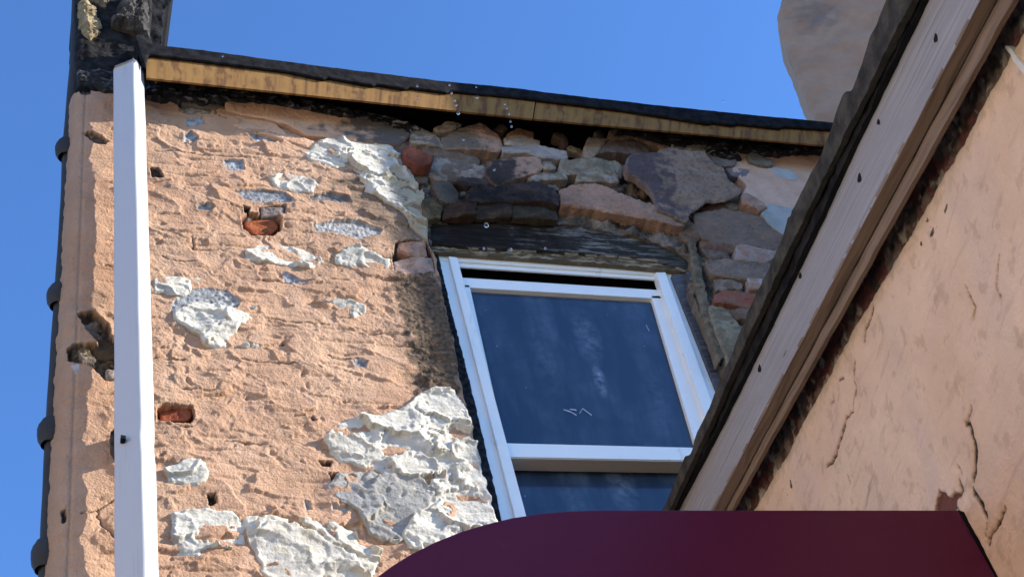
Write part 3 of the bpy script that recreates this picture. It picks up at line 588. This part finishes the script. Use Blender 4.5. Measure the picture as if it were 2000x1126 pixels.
# panes: dusty, bluish, reflecting
PA, PB, PD = W.at(988, 864, WD-.048), W.at(1368, 874, WD-.048), W.at(921, 571, WD-.048)
PLu, PLv = np.linalg.norm(PB-PA), np.linalg.norm(PD-PA)
smudges = [(PLu*.56, PLv*.42, .035, .13, .75), (PLu*.56, PLv*.72, .08, .25, .26), (PLu*.30, PLv*.55, .09, .40, .10), (PLu*.85, PLv*.3, .08, .3, .08)]
def pane_mat():
    t = NT('dusty_glass'); uv = t.n('ShaderNodeUVMap').outputs[0]
    st = t.noise(t.mapv(uv, (7, 1.3, 1), (0, 0, .12)), 1.0, 6, .62); cl = t.noise(uv, 4.2, 5, .6)
    f = t.math('MULTIPLY', t.ramp(st, [(.42, (0, 0, 0)), (.78, (.55, .55, .55))]), t.ramp(cl, [(.35, (0, 0, 0)), (.8, (1, 1, 1))]))
    c = t.mixc(f, (.016, .034, .068), (.20, .29, .40))
    sp = t.n('ShaderNodeTexVoronoi'); sp.inputs['Scale'].default_value = 17; t.l(uv, sp.inputs['Vector'])
    c = t.mixc(t.math('MULTIPLY', t.ramp(sp.outputs['Distance'], [(.045, (1, 1, 1)), (.08, (0, 0, 0))]), t.ramp(t.noise(uv, 9, 2), [(.55, (0, 0, 0)), (.65, (.6, .6, .6))])), c, (.35, .4, .48))
    for (u0, v0, su, sv, am) in smudges:              # wiped, dusty marks left on the glass
        d = t.n('ShaderNodeVectorMath', operation='SUBTRACT'); t.l(uv, d.inputs[0]); d.inputs[1].default_value = (u0, v0, 0)
        q = t.n('ShaderNodeVectorMath', operation='LENGTH'); t.l(t.mapv(d.outputs[0], (1/su, 1/sv, 1), (0, 0, 0)), q.inputs[0])
        fa = t.math('MULTIPLY', t.ramp(q.outputs['Value'], [(0, (am, am, am)), (1, (0, 0, 0))]), t.ramp(t.noise(uv, 16, 7, .7), [(.38, (0, 0, 0)), (.62, (1, 1, 1))]))
        c = t.mixc(fa, c, (.45, .55, .68))
    t.l(c, t.b.inputs['Base Color']); t.b.inputs['Roughness'].default_value = .12; t.b.inputs['IOR'].default_value = 1.5
    t.l(t.bump(t.noise(uv, 2.0, 2), .25, .004), t.b.inputs['Normal']); return t.m
M_glass = pane_mat()
M_seal = plain('grey_gasket', (.16, .17, .19), .5, .1, .4)
wq('gasket', [(984,872),(1375,885),(1284,585),(915,563)], WD-.052, .004, M_seal, upper, bev=0)
wq('pane', [(988,864),(1368,874),(1278,592),(921,571)], WD-.048, .003, M_glass, upper, bev=0)
wq('pane', [(1060,1200),(1520,1200),(1400,895),(975,885)], WD-.11, .005, M_glass, lower, bev=0)
M_mark = plain('scratched_white', (.42, .47, .55), .6, .1, .3)
for k, l in enumerate([[(1101,799),(1114,803),(1126,810)], [(1113,798),(1126,800)], [(1132,806),(1138,797),(1156,810)], [(1262,634),(1268,646)]]):
    for (xa, ya), (xb, yb) in zip(l[:-1], l[1:]):
        wq('scratch', [(xa, ya+1.2), (xb, yb+1.4), (xb, yb-1), (xa, ya-.8)], WD-.045, .001, M_mark, upper, bev=0)
# black sealant beside the left jamb, ragged
def blk_c(a, b, sd): return mix((.008, .008, .01), (.03, .03, .035), np.clip(.5+fbm(a, b, .03, 3, 5), 0, 1))
relief('sealant', W, [(846,495),(856,497),(866,540),(880,600),(906,700),(933,810),(968,960),(982,1030),(1020,1200),(1000,1200),(962,1035),(925,880),(895,740),(872,630),(858,560)], -.09, lambda a, b, sd: .004*fbm(a, b, .03, 3, 1), blk_c, M_tar, win, .004, .006, .05, .004, .02, 350)
wboard('flashing', [(948,1030),(955,1030),(856,560),(850,560)], -.04, .04, M_seal, win, nu=2, nv=40, wob=.002, seed=3)
# outer timber casing at the right, seen past the frame
wboard('casing', [(1440,860),(1475,860),(1345,533),(1312,536)], WD+.02, .10, M_case, win, nu=4, nv=30, wob=.003, seed=5)
wboard('casing', [(1452,820),(1462,800),(1355,533),(1340,530)], WD+.06, .12, M_case, win, nu=3, nv=30, wob=.004, seed=6)
# curved charred head timber and the sealing strip below it
def lin_h(a, b, sd): return .004*fbm(a, b*6, .2, 4, 3)-.01*np.clip(1-sd/.012, 0, 1)**2+.0015*ridge(a*.3, b*3, .03, 3, 4)
def lin_c(a, b, sd):
    x1 = W.ab(1060, 450)[0]; t = sstep(x1-.15, x1+.25, a+.2*fbm(a, b, .1, 3, 9)); w = sstep(-.05+.3*(1-t), .5, fbm(a*.35, b*3.5, .12, 6, 10, .7)); c = mix((.014, .011, .009), (.36, .345, .32), w*(.03+.40*t)+.05*t)
    e = sstep(x1+.5, x1+.75, a); c = mix(c, (.03, .028, .022), e*.75)
    return mix(c, (.40, .37, .30), .8*np.exp(-(sd/.005)**2)*(fbm(a, b, .06, 3, 12) > .0))
relief('lintel', W, [(834,432),(870,423),(930,418),(1010,421),(1090,428),(1180,443),(1260,463),(1315,483),(1342,500),(1350,518),(1340,528),(1280,508),(1180,499),(1040,490),(900,482),(836,476)], -.055, lin_h, lin_c, M_tar, house, .005, .0035, .02, .003, .05, 360, label='arched black charred timber worn silvery at the right')
def str_c(a, b, sd): return mix((.10, .08, .05), (.30, .26, .19), sstep(-.1, .4, fbm(a*.5, b*3, .06, 4, 14)))
relief('sealing_strip', W, [(838,478),(900,482),(1040,490),(1180,499),(1290,510),(1345,528),(1330,533),(1308,528),(1200,518),(1000,503),(842,492)], -.075, lambda a, b, sd: .006*ridge(a*.3, b*2, .03, 3, 5)+.005*fbm(a, b, .03, 3, 6), str_c, M_plaster, house, .005, .0035, .02, .002, .03, 361)

# ---- stack at the left corner, tarred
stk = link(bpy.data.objects.new('chimney_stack', None), house)
def tar_c(c1, c2, sd_):
    return lambda a, b, sd: mix(c1, c2, np.clip(.5+.9*fbm(a, b, .07, 5, sd_), 0, 1))
relief('stack', W, [(147,-70),(300,-70),(296,40),(290,90),(292,165),(232,178),(150,176)], .0, lambda a, b, sd: .012*fbm(a, b, .12, 4, 21)+.005*ridge(a, b, .05, 3, 22)-.02*np.clip(1-sd/.02, 0, 1)**2, tar_c((.006,.006,.007), (.022,.021,.021), 23), M_tar, stk, .006, .007, .5, .006, .05, 24)
relief('stack_side', W, [(280,-70),(345,-70),(337,-5),(333,8),(318,17),(318,55),(313,88),(280,100)], -.2, lambda a, b, sd: .01*fbm(a, b, .1, 4, 31), tar_c((.006,.006,.008), (.02,.02,.022), 32), M_tar, stk, .007, .008, .5, .006, .04, 33)
def lump(nm, pts, d, am, c1, c2, seed, th=.06):
    relief(nm, W, pts, d, lambda a, b, sd: am*(1-np.clip(1-sd/.05, 0, 1)**2)+am*.5*fbm(a, b, .07, 4, seed)+am*.25*ridge(a, b, .03, 3, seed+1), tar_c(c1, c2, seed+2), M_tar if c2[0] < .2 else M_stone, stk, .005, .006, th, .007, .04, seed)
lump('mortar_lump', [(152,8),(165,4),(178,10),(190,22),(188,32),(197,45),(199,65),(188,74),(175,82),(162,72),(153,55),(152,30)], .0, .035, (.16,.125,.075), (.30,.245,.15), 41)
lump('felt_lump', [(228,22),(238,4),(255,-6),(275,-2),(288,12),(291,40),(292,84),(275,72),(250,62),(232,58),(217,52),(217,40),(225,38)], .02, .05, (.025,.025,.026), (.085,.08,.078), 45)
lump('mortar_lump', [(170,0),(180,-14),(205,-14),(212,0),(208,20),(195,12),(185,8)], .01, .03, (.07,.06,.045), (.14,.12,.085), 48)
lump('felt_lump', [(262,72),(275,66),(296,82),(300,92),(284,118),(280,130),(272,100)], .12, .01, (.012,.012,.013), (.02,.02,.02), 49, .1)
tarband([(150,141),(190,136),(230,140),(232,178),(200,178),(180,160),(152,158)], .012, .06, 325, (.02,.022,.026), (.075,.085,.10), bits=.2)

# ================================================================== pipes
dp = empty('downpipe', (.62, -.1, 4), 'white square downpipe without a top, standing upright in front of the stucco', 'downpipe')
Pt = W.at(258, 122, .10); Pb = W.at(272, 1200, .10); xt, xb = W.at(229, 125, .10)[0], W.at(237, 1126, .10)[0]
zt_, zb_ = W.at(250, 148, .10)[2], Pb[2]-.4; wd = .127; dpth = .104; ang = math.radians(-36)
def rect(w_, d_, r, n=5):
    o = []
    for cx, cy, s_ in ((w_/2-r, -d_/2+r, -90), (w_/2-r, d_/2-r, 0), (-w_/2+r, d_/2-r, 90), (-w_/2+r, -d_/2+r, 180)):
        for k in range(n):
            t = math.radians(s_+90*k/(n-1)); o.append((cx+r*math.cos(t), cy+r*math.sin(t)))
    return o
prof = rect(wd, dpth, .014); V = []; nr = 90; n_ = len(prof)
for i in range(nr):
    f = i/(nr-1); z = zb_+(zt_-zb_)*f; xc = xb+(xt-xb)*f+wd/2*math.cos(ang)+dpth/2*math.sin(-ang)*.0+.004
    for k, (x, y_) in enumerate(prof):
        dent = .002*gn(z*3+k*.2, k*.35, 5)+(-.005*math.exp(-((z-5.9)/.05)**2) if x > .04 else 0)
        X = x+dent; V.append((xc+X*math.cos(ang)-y_*math.sin(ang), -.13+X*math.sin(ang)+y_*math.cos(ang), z+(.012*math.sin(k*1.7) if i == nr-1 else 0)))
Fc = [[i*n_+k, i*n_+(k+1) % n_, (i+1)*n_+(k+1) % n_, (i+1)*n_+k] for i in range(nr-1) for k in range(n_)]
V2 = list(V)+[(v[0], v[1], v[2]-.003) for v in V[-n_:]]
pm = mesh('pipe', V2, Fc+[[(nr-1)*n_+k, (nr-1)*n_+(k+1) % n_, nr*n_+(k+1) % n_, nr*n_+k] for k in range(n_)], M_gutter, dp)
relief('bracket', W, [(216,842),(232,835),(246,842),(246,884),(228,888),(217,868)], .05, lambda a, b, sd: .012*fbm(a, b, .03, 3, 2), tar_c((.02,.018,.016), (.09,.075,.06), 3), M_iron, dp, .004, .005, .06, .003, .02, 370)
wboard('bracket_strap', [(236,854),(246,856),(246,850),(236,848)], .19, .03, M_iron, dp)

ip = empty('iron_soil_pipe', (.03, .1, 4), 'rusty black iron pipe with bulging collars running up the left corner', 'pipe')
def ipx(y): return np.interp(y, [-80, 0, 120, 290, 400, 578, 700, 843, 1083, 1250], [148, 147, 144, 130, 127, 116, 108, 100, 90, 84])
ys = np.linspace(-80, 1260, 60); pth = [W.at(ipx(y_)+6, y_, -.11) for y_ in ys]; rr = .036
xx = np.mean([p[0] for p in pth]); pth = [np.array([p[0], p[1], p[2]]) for p in pth]
tube('pipe', pth, [rr]*60, M_iron, ip, jit=.02)
for y_ in (292, 579, 845, 1085):
    c = W.at(ipx(y_)-1, y_, -.10); hh = [-.07, -.055, -.04, -.015, .02, .038, .05, .065]; r_ = [.036, .041, .049, .052, .052, .048, .041, .036]
    tube('collar', [c+np.array([0, 0, q]) for q in hh], r_, M_iron, ip, jit=.03)

# ================================================================== neighbouring building on the right
nh = empty('neighbouring_building', (2.6, -2, 0), 'plain salmon rendered building with a grey weathered eave board crossing in front of the window', 'building')
LY = [-260, 0, 282, 422, 644, 851, 991, 1300]
L_out = [1850, 1733, 1612, 1545, 1447, 1357, 1300, 1160]; L_blk = [1905, 1782, 1640, 1572, 1468, 1376, 1310, 1165]
L_fl = [1925, 1804, 1667, 1604, 1498, 1396, 1322, 1172]; L_fr = [2055, 1914, 1768, 1692, 1577, 1467, 1396, 1235]
L_ln = [2090, 1946, 1797, 1722, 1601, 1490, 1420, 1255]; L_b2 = [2125, 1978, 1825, 1747, 1620, 1507, 1432, 1262]
L_rd = [2190, 2030, 1878, 1795, 1664, 1553, 1474, 1300]
def nq(name, La, Lb, d, th, mat, fr=NF, seed=0, wob=.002, label=None):
    A_ = fr.at(La(1300), 1300, d); B_ = fr.at(La(-260), -260, d); C_ = fr.at(Lb(-260), -260, d); D_ = fr.at(Lb(1300), 1300, d)
    return board(name, A_, B_, C_, D_, -fr.out*th, mat, nh, nu=120, nv=4, wob=wob, seed=seed, label=label)
def fit(L):
    k = np.polyfit(LY[1:7], L[1:7], 1); return lambda y_: k[0]*y_+k[1]
nq('fascia_board', fit(L_fr), fit(L_fl), 0, .022, M_fascia, label='wide silver-grey weathered board with dark nail holes')
for x, y_, s_ in [(1827,78,6), (1715,240,4), (1678,351,6), (1562,540,4), (1483,722,5), (1449,746,3)]:
    relief('nail_hole', NF, [(x-s_*.7, y_), (x, y_-s_*2.6), (x+s_*.7, y_-s_*.6), (x+s_*.6, y_+s_*.7), (x-s_*.4, y_+s_)], .0015, lambda a, b, sd: 0*a, lambda a, b, sd: (.015, .012, .012), M_tar, nh, .003, .003, .002, .001, .01, 5)
# edge of the board seen from below, then a second thinner board set back
fA = [NF.at(fit(L_fr)(y_), y_, .0) for y_ in (1300, -260)]; fB = [NF.at(fit(L_ln)(y_), y_, -.035) for y_ in (1300, -260)]
board('soffit_board', fA[0]+[0,0,-.003], fA[1]+[0,0,-.003], fB[1], fB[0], (0, 0, .012), M_brown, nh, nu=100, nv=3, wob=.0005, seed=21)
nq('frieze_board', fit(L_b2), fit(L_ln), -.04, .015, M_brown, seed=22, wob=.0022)
def npoly(L1, L2, j=0): return list(zip(L1, LY))+list(zip(L2, LY))[::-1]
nab = lambda pts, d, fr=NF: [fr.ab(x, y_, d) for x, y_ in pts]
ro = [(1850,-260),(1733,0),(1722,25),(1712,50),(1702,72),(1690,110),(1676,145),(1662,178),(1652,180),(1645,186),(1635,215),(1628,245),(1612,283),(1596,318),(1585,335),(1570,368),(1548,412),(1545,424),(1540,425),(1528,468),(1500,530),(1478,575),(1455,625),(1430,690),(1405,745),(1385,795),(1362,845),(1350,885),(1340,890),(1322,930),(1296,992),(1160,1300)]
rgt = [(x-2, y_) for x, y_ in zip(L_fl, LY)][::-1]
relief('roof_covering', NF, [(x+14, y_) for x, y_ in ro]+rgt, .02, lambda a, b, sd: .006*fbm(a, b, .1, 3, 3), tar_c((.008,.008,.009), (.022,.02,.02), 4), M_tar, nh, .008, .008, .02, .002, .05, 380)
relief('roof_slate_edge', NF, ro+[(x, y_) for x, y_ in zip(L_blk, LY)][::-1], .045, lambda a, b, sd: .004*fbm(a, b, .2, 3, 13)+.0015*ridge(a, b, .05, 2, 14), tar_c((.03,.027,.022), (.07,.062,.05), 14), M_stone, nh, .006, .006, .02, .004, .05, 381, label='ragged grey-brown edge of the roof covering')
# roof going up to the right, unseen from here but casting its shade
ra = NF.at(fit(L_out)(1300), 1300, .02); rbb = NF.at(fit(L_out)(-260), -260, .02); ext = (rbb-ra)*.8; up = np.array([4.0, 0, .75])
board('roof', ra+[.05,0,0], rbb+ext+[.05,0,0], rbb+ext+up, ra+up, (0, 0, .04), M_black, nh)
# exposed brick strip and render
M_nbrick = M_stone
def nb_c(a, b, sd):
    q = fbm(a, b, .12, 4, 91); c = mix((.15, .055, .045), (.20, .15, .115), sstep(-.15, .3, q)); c = mix(c, (.07, .055, .04), sstep(.1, .5, fbm(a, b, .06, 4, 92)))
    return mix(c, (.42, .37, .28), sstep(.35, .55, fbm(a, b, .07, 5, 93)))
w_out = list(zip(L_fr, LY)); Rr = [(x+60, y_) for x, y_ in zip(L_rd, LY)]
relief('exposed_brick', NW, w_out+Rr[::-1], -.012, lambda a, b, sd: .008*ridge(a, b, .06, 3, 90)+.006*fbm(a, b, .04, 3, 94), nb_c, M_nbrick, nh, .007, .007, .02, .003, .03, 382)
ncr = [([(1707,600),(1700,630),(1692,640),(1690,665)], .005), ([(1657,815),(1648,850),(1638,882),(1630,900),(1618,912)], .0045), ([(1898,795),(1893,825)], .003), ([(1888,826),(1896,830),(1905,860),(1909,895),(1907,920),(1904,935)], .008),
 ([(1904,955),(1915,975),(1924,990),(1930,1008)], .008), ([(1968,990),(1955,1020),(1942,1040),(1935,1065)], .005), ([(1876,940),(1882,955),(1878,968)], .006), ([(1640,745),(1650,738)], .003), ([(1630,770),(1632,780),(1626,790)], .003),
 ([(1672,705),(1670,728)], .004), ([(1671,745),(1675,760),(1672,772)], .003), ([(1670,776),(1668,800),(1656,818)], .0018), ([(1930,1008),(1932,1030),(1928,1045),(1938,1050)], .002), ([(1870,905),(1880,925)], .002), ([(1885,560),(1905,600),(1900,620)], .002), ([(1950,500),(1945,560),(1955,580)], .0018), ([(1660,925),(1664,945)], .002)]
def nr_h(a, b, sd):
    h = .006*fbm(a, b, .45, 3, 95)+.0012*fbm(a, b, .03, 3, 96)+.002*fbm(a, b, .1, 3, 97); wa = a+.005*fbm(a, b, .03, 3, 98); wb = b+.005*fbm(a, b, .03, 3, 99)
    for l, w_ in ncr: h = h-.012*np.exp(-(pdist(wa, wb, nab(l, 0, NW))/(w_*1.1))**2)
    s = sdist(a, b, nab([(1832,970),(1836,955),(1848,962),(1856,970),(1870,960),(1878,965),(1872,985),(1880,996),(1850,1010),(1826,1004)], 0, NW))+.004*fbm(a, b, .02, 3, 2); h = h-.012*sstep(0, .004, s)
    return h-.010*np.clip(1-sd/.012, 0, 1)**2
def nr_c(a, b, sd):
    c = mix((.66, .445, .305), (.71, .495, .35), np.clip(.5+.8*fbm(a, b, .4, 4, 85), 0, 1)); c = mix(c, (.58, .42, .35), sstep(0, .8, fbm(a+b*.3, b*.35, .3, 5, 86))*.4)
    p0, p1_ = np.array(NW.ab(1730, 905)), np.array(NW.ab(1690, 1010)); e_ = unit(p0-p1_); uu = a*e_[0]+b*e_[1]; vv = -a*e_[1]+b*e_[0]
    c = mix(c, (.42, .26, .18), sstep(.35, .9, fbm(uu*.16, vv, .03, 5, 87))*.30)
    c = mix(c, (.42, .26, .18), sstep(.4, .75, fbm(a, b, .08, 6, 88, .6))*.4)
    wa = a+.005*fbm(a, b, .03, 3, 98); wb = b+.005*fbm(a, b, .03, 3, 99)
    for l, w_ in ncr: q = pdist(wa, wb, nab(l, 0, NW)); c = mix(c, (.42, .25, .16), .22*np.exp(-(q/(w_*4))**2)); c = mix(c, (.02, .014, .012), sstep(-w_*1.3, -w_*.6, -q))
    s = sdist(a, b, nab([(1832,970),(1836,955),(1848,962),(1856,970),(1870,960),(1878,965),(1872,985),(1880,996),(1850,1010),(1826,1004)], 0, NW))+.004*fbm(a, b, .02, 3, 2); c = mix(c, (.16, .06, .045), sstep(-.001, .002, s))
    for q in ([(1690,1000),(1700,945),(1712,915),(1705,950),(1697,985)], [(1563,905),(1568,885),(1572,880),(1568,900)]):
        c = mix(c, (.36, .21, .14), .7*sstep(-.004, .008, sdist(a, b, nab(q, 0, NW))))
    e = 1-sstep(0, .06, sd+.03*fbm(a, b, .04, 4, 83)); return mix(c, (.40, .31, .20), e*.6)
le = [(x, y_) for x, y_ in zip(L_rd, LY)]
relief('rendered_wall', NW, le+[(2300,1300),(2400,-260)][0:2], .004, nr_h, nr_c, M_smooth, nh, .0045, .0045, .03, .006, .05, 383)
relief('spall', NW, [(1962,90),(1972,92),(1985,108),(2000,128),(2010,150),(2000,146),(1980,122)], .012, lambda a, b, sd: .003*fbm(a, b, .03, 3, 3), lambda a, b, sd: (.62, .60, .54), M_plaster, nh, .005, .005, .02, .004, .02, 384)
# body behind the traced wall, then an unseen block added to shade the upper wall
wa_ = NW.at(1300, 1300, -.05); wb_ = NW.at(2400, -260, -.05)
board('wall_body', [wa_[0]+.1, wa_[1]+.3, -.2], [wb_[0]+.1, wb_[1]-1.5, -.2], [wb_[0]+.1, wb_[1]-1.5, wb_[2]+.0], [wa_[0]+.1, wa_[1]+.3, wb_[2]+.2], (3.5, 0, 0), M_side, nh)
def shade_pt(px, py, X):
    q = W.at(px, py); t = (X-q[0])/SUN[0]; return q+SUN*t
Xo = 5.6; a_ = shade_pt(700, 225, Xo); b_ = shade_pt(905, 880, Xo)
k_ = (a_-b_)/(a_[2]-b_[2])
top_ = a_+k_*1.2; bot_ = b_-k_*.6
stack = board('chimney', [Xo, bot_[1], bot_[2]], [Xo, -.3, bot_[2]], [Xo, -.3, top_[2]], [Xo, top_[1], top_[2]], (.8, 0, 0), M_side, nh, nu=10, nv=40, wob=.02, seed=7)  # added out of view, its edge shaped to cast the wall's shadow line

# big rendered stack beyond the roof at the right
KF = Frame(W.at(1560, 100, -1.2), (math.cos(-.5), math.sin(-.5), 0), (0, 0, 1), (math.sin(-.5), -math.cos(-.5), 0))
ch = empty('rendered_chimney', W.at(1620, 300, -1.2), 'massive brown rendered chimney breast narrowing downwards beyond the roof edge', 'chimney')
def ch_c(a, b, sd):
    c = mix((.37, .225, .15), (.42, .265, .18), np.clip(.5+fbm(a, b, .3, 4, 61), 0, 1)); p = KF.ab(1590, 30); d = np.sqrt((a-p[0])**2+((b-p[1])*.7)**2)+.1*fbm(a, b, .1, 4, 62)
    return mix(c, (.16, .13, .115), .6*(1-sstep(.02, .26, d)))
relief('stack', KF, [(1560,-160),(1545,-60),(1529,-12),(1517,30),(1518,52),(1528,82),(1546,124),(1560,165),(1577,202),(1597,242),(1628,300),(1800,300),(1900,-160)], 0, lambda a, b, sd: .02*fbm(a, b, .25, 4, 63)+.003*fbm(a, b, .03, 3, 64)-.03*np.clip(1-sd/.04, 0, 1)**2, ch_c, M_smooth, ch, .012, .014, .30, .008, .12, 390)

# ================================================================== sign
tq = NW.at(1870, 995, .0); dS = -tq[1]; tq2 = NW.at(1945, 1126, 0)
sg = empty('shop_sign', W.at(1400, 1100, dS+.06), 'glossy maroon sign panel with one rounded top corner along the bottom of the view', 'sign')
def sign_mat():
    t = NT('maroon_gloss'); g = t.n('ShaderNodeNewGeometry').outputs['Position']
    f = t.noise(g, 7, 6, .6); c = t.mixc(f, (.075, .005, .024), (.095, .006, .030)); s = t.ramp(t.noise(g, 16, 4, .6), [(.70, (0, 0, 0)), (.76, (1, 1, 1))])
    c = t.mixc(t.math('MULTIPLY', s, .15), c, (.2, .05, .08)); t.l(c, t.b.inputs['Base Color']); t.b.inputs['Roughness'].default_value = .38; t.b.inputs['Specular IOR Level'].default_value = .22
    t.l(t.bump(t.noise(g, 1.5, 2), .3, .01), t.b.inputs['Normal']); return t.m
M_sign = sign_mat()
arc = [(560,1320),(640,1215),(700,1155),(735,1126),(765,1104),(800,1082),(850,1057),(900,1037),(950,1022),(1000,1010),(1060,1001),(1110,997),(1160,995),(1400,995),(1600,995),(1872,995),(1945,1126),(2055,1320)]
ap = np.array([W.at(x, y_, dS+.03) for x, y_ in arc]); nA = len(ap); V = np.concatenate([ap, ap+[0, .06, 0]])
import bmesh
bm = bmesh.new(); vs = [bm.verts.new(v) for v in V]; bm.faces.new(vs[:nA]); bm.faces.new(vs[nA:][::-1])
for i in range(nA): bm.faces.new([vs[i], vs[nA+i], vs[nA+(i+1) % nA], vs[(i+1) % nA]])
me = bpy.data.meshes.new('panel'); bmesh.ops.recalc_face_normals(bm, faces=bm.faces); bm.to_mesh(me); me.materials.append(M_sign); po = link(bpy.data.objects.new('panel', me), sg)
m = po.modifiers.new('b', 'BEVEL'); m.width = .003; m.segments = 2; m.limit_method = 'ANGLE'
wboard('edge_trim', [(2062,1320),(2086,1320),(1886,1000),(1872,995)], dS+.032, .07, M_black, sg)
relief('sealant', W, [(1868,992),(1880,990),(1892,1000),(1905,1018),(1918,1045),(1935,1078),(1950,1110),(1960,1130),(2080,1320),(2072,1320),(1945,1112),(1925,1072),(1900,1030),(1886,1010)], dS+.02, lambda a, b, sd: .004*fbm(a, b, .02, 3, 3), lambda a, b, sd: mix((.20,.17,.14), (.5,.47,.42), np.clip(.5+fbm(a, b, .05, 3, 4), 0, 1)), M_plaster, sg, .003, .003, .04, .002, .02, 395)

# ================================================================== water drops
t = NT('water'); t.b.inputs['Base Color'].default_value = (1, 1, 1, 1); t.b.inputs['Transmission Weight'].default_value = 1; t.b.inputs['Roughness'].default_value = .02; t.b.inputs['IOR'].default_value = 1.33
M_water = t.m
bm = bmesh.new(); bmesh.ops.create_uvsphere(bm, u_segments=14, v_segments=10, radius=1)
for v in bm.verts:
    if v.co.z > 0: v.co.z *= 1.35
dm = bpy.data.meshes.new('water_drop'); bm.to_mesh(dm); dm.materials.append(M_water)
for p in dm.polygons: p.use_smooth = True
for x, y_, r_ in [(878,166,2.6),(882,182,2.8),(888,196,2.8),(891,205,3),(895,221,4),(932,190,3.2),(930,170,2),(986,203,2.4),(990,211,2.2),(994,222,2.6),(997,237,2.5),(999,247,2.8),(950,440,5),(816,190,2.6),(815,168,2.2),(945,485,2.6),(998,487,3),(1065,485,2.6),(435,110,2),(905,272,3),(1413,198,2.4),(920,330,2.5),(965,331,3.2)]:
    o = link(bpy.data.objects.new('water_drop', dm)); o.location = W.at(x, y_, .30); o.scale = [r_*.0023]*3
    tag(o, 'tiny clear water drop falling from the felt roof edge', 'water drop', 'water drops falling from the roof edge')

# ================================================================== unseen house added left of the view to bounce warm sunlight
op = empty('added_bounce_house', (-6, -8, 0), 'cream rendered house added outside the left of the view to bounce warm sunlight', 'house')
board('wall', [-4.6, -9, 0], [-4.6, -1.2, 0], [-4.6, -1.2, 7.4], [-4.6, -9, 7.4], (-5, 0, 0), plain('cream_render', (.70, .55, .36), .9, .1, .2, .002), op)
board('roof', [-4.4, -9.2, 7.4], [-4.4, -1.0, 7.4], [-7.2, -1.0, 9.0], [-7.2, -9.2, 9.0], (0, 0, .06), M_brown, op)
# ================================================================== ground
bm = bmesh.new(); bmesh.ops.create_grid(bm, x_segments=8, y_segments=8, size=400)
me = bpy.data.meshes.new('ground'); bm.to_mesh(me); me.materials.append(plain('pavement', (.20, .19, .17), .9, .3, .2, .004))
g = link(bpy.data.objects.new('ground', me)); tag(g, kind='structure')
